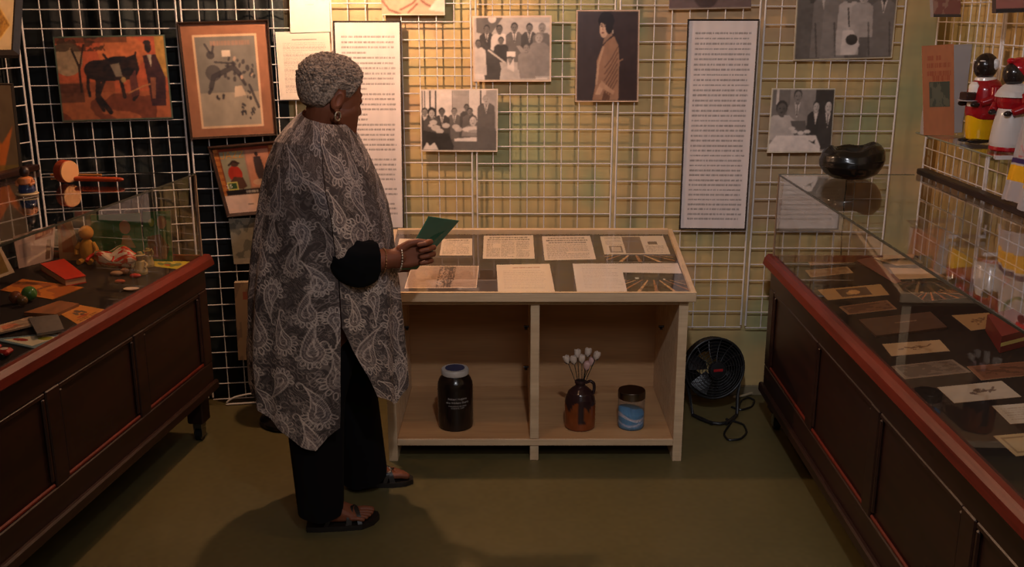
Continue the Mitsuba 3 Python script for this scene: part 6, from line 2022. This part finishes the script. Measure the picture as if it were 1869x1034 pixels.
# hem height (pixel row in the body plane) by angle; 0 = front (+x), 90 = wall side, 180 = back, 270 = camera side
hem_a = np.array([0, 60, 100, 150, 180, 205, 225, 248, 262, 271, 278, 284, 287, 290, 300, 313, 322, 333, 345, 360])
hem_p = np.array([700, 712, 716, 712, 690, 706, 716, 744, 764, 772, 752, 738, 700, 640, 668, 706, 712, 700, 690, 700])
NA, NZ = 470, 430
s_, t_v = np.meshgrid(np.linspace(0, 1, NA), np.linspace(0, 1, NZ))
s_, t_v = s_.ravel(), t_v.ravel()
slit = 288.0
phi = np.mod(slit + 0.3 + s_ * 359.4, 360)
pyh = np.interp(phi, hem_a, hem_p)
pyh = np.where(s_ < 0.5, np.where(phi > slit, np.interp(phi, [288, 300, 313, 322, 333, 345, 360], [690, 700, 716, 718, 702, 692, 700]), pyh), np.where(phi > 280, np.interp(phi, [280, 288], [748, 730]), pyh))
ztop = zof(200) - 0.022 + 0.022 * np.cos(np.radians(phi - 180))
zh = CAM_H - YT * np.tan(PITCH + np.arctan((pyh - 517) / FPX))
z = ztop + (zh - ztop) * t_v ** 1.0
# open the slit below its start
pz = 517 + FPX * np.tan(np.arctan((CAM_H - z) / YT) - PITCH)
open_f = np.interp(pz, [560, 600, 650, 700, 720], [0, 7, 18, 27, 31])
open_b = np.interp(pz, [560, 600, 740], [0, 1.0, 5.0])
front = np.clip(1 - s_ / 0.22, 0, 1)
rear = np.clip((s_ - 0.86) / 0.14, 0, 1)
ph = np.radians(phi + open_f * front - open_b * rear)
xl, xr, hy = np.interp(z, sz_, sxl), np.interp(z, sz_, sxr), np.interp(z, shz, shy)
cx, hx_ = (xl + xr) / 2, (xr - xl) / 2
ex = 2.2
cph, sph = np.cos(ph), np.sin(ph)
rx = np.sign(cph) * np.abs(cph) ** (2 / ex)
ry = np.sign(sph) * np.abs(sph) ** (2 / ex)
low = np.clip((1.30 - z) / 0.8, 0, 1)
fold = 0.016 * np.sin(11 * ph + 2.5 * np.sin(z * 3.1) + 0.6) + 0.012 * np.sin(17 * ph - 3 * z) + 0.010 * np.sin(6 * ph + 4 * z)
sh = np.clip((1.40 - z) / 0.12, 0, 1)
mag = 1 + fold * (0.35 + 1.3 * low) * sh + 0.02 * (meshkit.fbm(np.stack([ph * 2.2, z * 5, 0 * z], -1), 3, 6) - 0.5) * sh
X, Y = cx + hx_ * rx * mag, YT + hy * ry * mag
# the right arm pushes the cloth out on the camera side
ua0, ua1 = SHR + [0, 0.02, 0.0], ELR * 0.9 + SHR * 0.1
dcam = np.clip(-sph, 0, 1)
tt = np.clip((ua0[2] - z) / (ua0[2] - ua1[2]), 0, 1.3)
xc = ua0[0] + (ua1[0] - ua0[0]) * np.minimum(tt, 1)
Y -= 0.050 * np.exp(-((X - xc) / 0.075) ** 2) * np.clip(tt * 3, 0, 1) * np.clip((1.18 - tt) / 0.16, 0, 1) * (dcam > 0) * dcam
# drape lines running down from the shoulder
Y += 0.010 * np.sin((X * 34 + z * 9)) * dcam * np.clip((1.36 - z) / 0.2, 0, 1) * np.clip((z - 0.75) / 0.3, 0, 1)
RP = np.column_stack([X, Y, z])


def paisley_field(uv):
    """Distance to pattern lines and region flags on the cloth, from motifs scattered in (u, v) metres."""
    r = np.random.default_rng(14)
    lines, thin = [], []
    spots = []
    tries = 0
    umax, vmin, vmax = uv[:, 0].max(), uv[:, 1].min(), uv[:, 1].max()
    while len(spots) < 320 and tries < 16000:
        tries += 1
        p = np.array([r.uniform(0, umax), r.uniform(vmin, vmax)])
        sc = r.uniform(0.085, 0.15)
        if all(np.linalg.norm((p - q) * [1, 0.8]) > 0.405 * (sc + c) for q, c, *_ in spots):
            spots.append((p, sc, r.choice([-1, 1]), r.normal(0, 0.35) + (pi if r.random() < 0.3 else 0)))
    body_ = []
    for p, sc, fl, ro in spots:
        t = np.linspace(0, 1, 90)
        # teardrop with a curled tip, drawn as a closed outline
        a = 2 * pi * t - pi / 2
        w = 0.30 * np.sin(a / 2 + pi / 4) ** 1.0
        yb_ = np.linspace(-0.42, 0.75, 46)
        prof_ = 0.27 * np.sqrt(np.clip(1 - ((yb_ + 0.12) / 0.31) ** 2, 0, 1)) * (yb_ < -0.1) + (yb_ >= -0.1) * 0.27 * np.clip((0.75 - yb_) / 0.85, 0, 1) ** 1.15
        bend = 0.36 * np.clip(yb_ + 0.05, 0, 1) ** 2 * 1.6
        rot = np.array([[math.cos(ro), -math.sin(ro)], [math.sin(ro), math.cos(ro)]])
        for k, ls in ((1.0, lines), (0.72, thin), (0.42, lines)):
            yc = -0.12 + (yb_ + 0.12) * k
            out = np.vstack([np.column_stack([bend * k + prof_ * k, yc]), np.column_stack([bend * k - prof_ * k, yc])[::-1]])
            out[:, 0] *= fl
            o2_ = p + (out @ rot.T) * sc
            ls.append(o2_)
            if k == 1.0:
                body_.append(Polygon(o2_).buffer(0))
        # curled tip
        th = np.linspace(0, 4.4, 26)
        tip = np.column_stack([bend[-1] + 0.11 - 0.11 * np.cos(th) * (1 - th / 9), 0.75 + 0.11 * np.sin(th) * (1 - th / 9)]) * [fl, 1]
        lines.append(p + (tip @ rot.T) * sc)
        # petals round the head
        for q in np.linspace(pi * 1.05, pi * 1.95, 7):
            c = np.array([0.36 * math.cos(q), -0.12 + 0.40 * math.sin(q)])
            e = np.linspace(0, 2 * pi, 16)
            d_ = np.array([math.cos(q), math.sin(q)])
            n_ = np.array([-d_[1], d_[0]])
            pet = c + d_ * (0.10 * np.cos(e))[:, None] + n_ * (0.055 * np.sin(e))[:, None]
            pet[:, 0] *= fl
            lines.append(p + (pet @ rot.T) * sc)
        for q in np.linspace(0.3, 2.5, 5):
            thin.append(p + (np.array([[fl * (0.08 * math.cos(q + f)), -0.12 + 0.08 * math.sin(q + f)] for f in np.linspace(0, 1, 5)]) @ rot.T) * sc)
    # scrolling filler between the motifs
    for _ in range(2300):
        p = np.array([r.uniform(0, umax), r.uniform(vmin, vmax)])
        th = np.linspace(0, r.uniform(3, 6.5), 26)
        rad = r.uniform(0.010, 0.022) * (1 - th / 9)
        f0, sg = r.uniform(0, 6.28), r.choice([-1, 1])
        thin.append(p + np.column_stack([rad * np.cos(f0 + sg * th), rad * np.sin(f0 + sg * th)]) + np.column_stack([th * 0.004 * math.cos(f0), th * 0.004 * math.sin(f0)]))

    def dense(ls):
        out = []
        for q in ls:
            d = np.linalg.norm(np.diff(q, axis=0), axis=1)
            for i in range(len(q) - 1):
                n = max(1, int(d[i] / 0.0012))
                out.append(q[i] + (q[i + 1] - q[i]) * (np.arange(n) / n)[:, None])
        return np.vstack(out)
    d1 = cKDTree(dense(lines)).query(uv, distance_upper_bound=0.02)[0]
    d2 = cKDTree(dense(thin)).query(uv, distance_upper_bound=0.02)[0]
    inside = shapely.contains_xy(shapely.union_all(body_), uv[:, 0], uv[:, 1])
    return d1, d2, inside


UV = np.column_stack([s_ * 1.55, z])
d1, d2, inside = paisley_field(UV)
base = S(56, 47, 45)[None] * (0.7 + 0.7 * meshkit.fbm(np.column_stack([UV * 14, 0 * z]), 3, 4))[:, None]
big = np.clip(meshkit.fbm(np.column_stack([UV * [3.2, 2.2], 0 * z + 4]), 2, 7) * 2.4 - 0.7, 0, 1)[:, None]
base = base * (1 - 0.0 * big)
fill_ = S(90, 74, 68)[None] * (1 - big) + S(68, 62, 66)[None] * big
C = np.where(inside[:, None], fill_, base)
C = C * 0.90 + 0.10 * S(130, 110, 100)
# fine scrolls between the motifs: level lines of a smooth field
lv_ = meshkit.fbm(np.column_stack([(UV + 0.02 * np.sin(UV[:, ::-1] * 70)) * 26, 0 * z + 9]), 1, 11) * 7
sc_ = np.clip(1.4 - np.abs(lv_ - np.round(lv_)) / 0.16, 0, 1)[:, None] * 0.32
lite = S(204, 178, 160)[None] * (1 - big) + S(164, 148, 142)[None] * big
w2 = np.clip(1.6 - d2 / 0.0011, 0, 1)[:, None] * 0.62
w1 = np.clip(1.7 - d1 / 0.0014, 0, 1)[:, None] * 0.95
C = C * (1 - sc_) + lite * 0.72 * sc_
C = C * (1 - w2) + lite * 0.8 * w2
C = C * (1 - w1) + lite * w1
put('robe', trimesh.Trimesh(RP, grid_faces(NA, NZ), process=False), 'cloth', C, True, wk_, label='long grey and brown paisley robe with a side slit')

# ------------------------------------------------------------------ the green folder in her hand
gq = [at_y(784, 395, 3.36), at_y(838, 403, 3.50), at_y(761, 491, 3.42), at_y(728, 493, 3.305)]
put_sheet('green_folder', gq, 0.006, lambda U, V, C: (paint(C, U > -1, S(62, 96, 74)), mottle(U, V, C, 6, 0.05, 2)), 0.004, 'satin', edge=S(30, 80, 58), label='dark green paper folder held in the hand above the sloped cabinet', cat='folder')
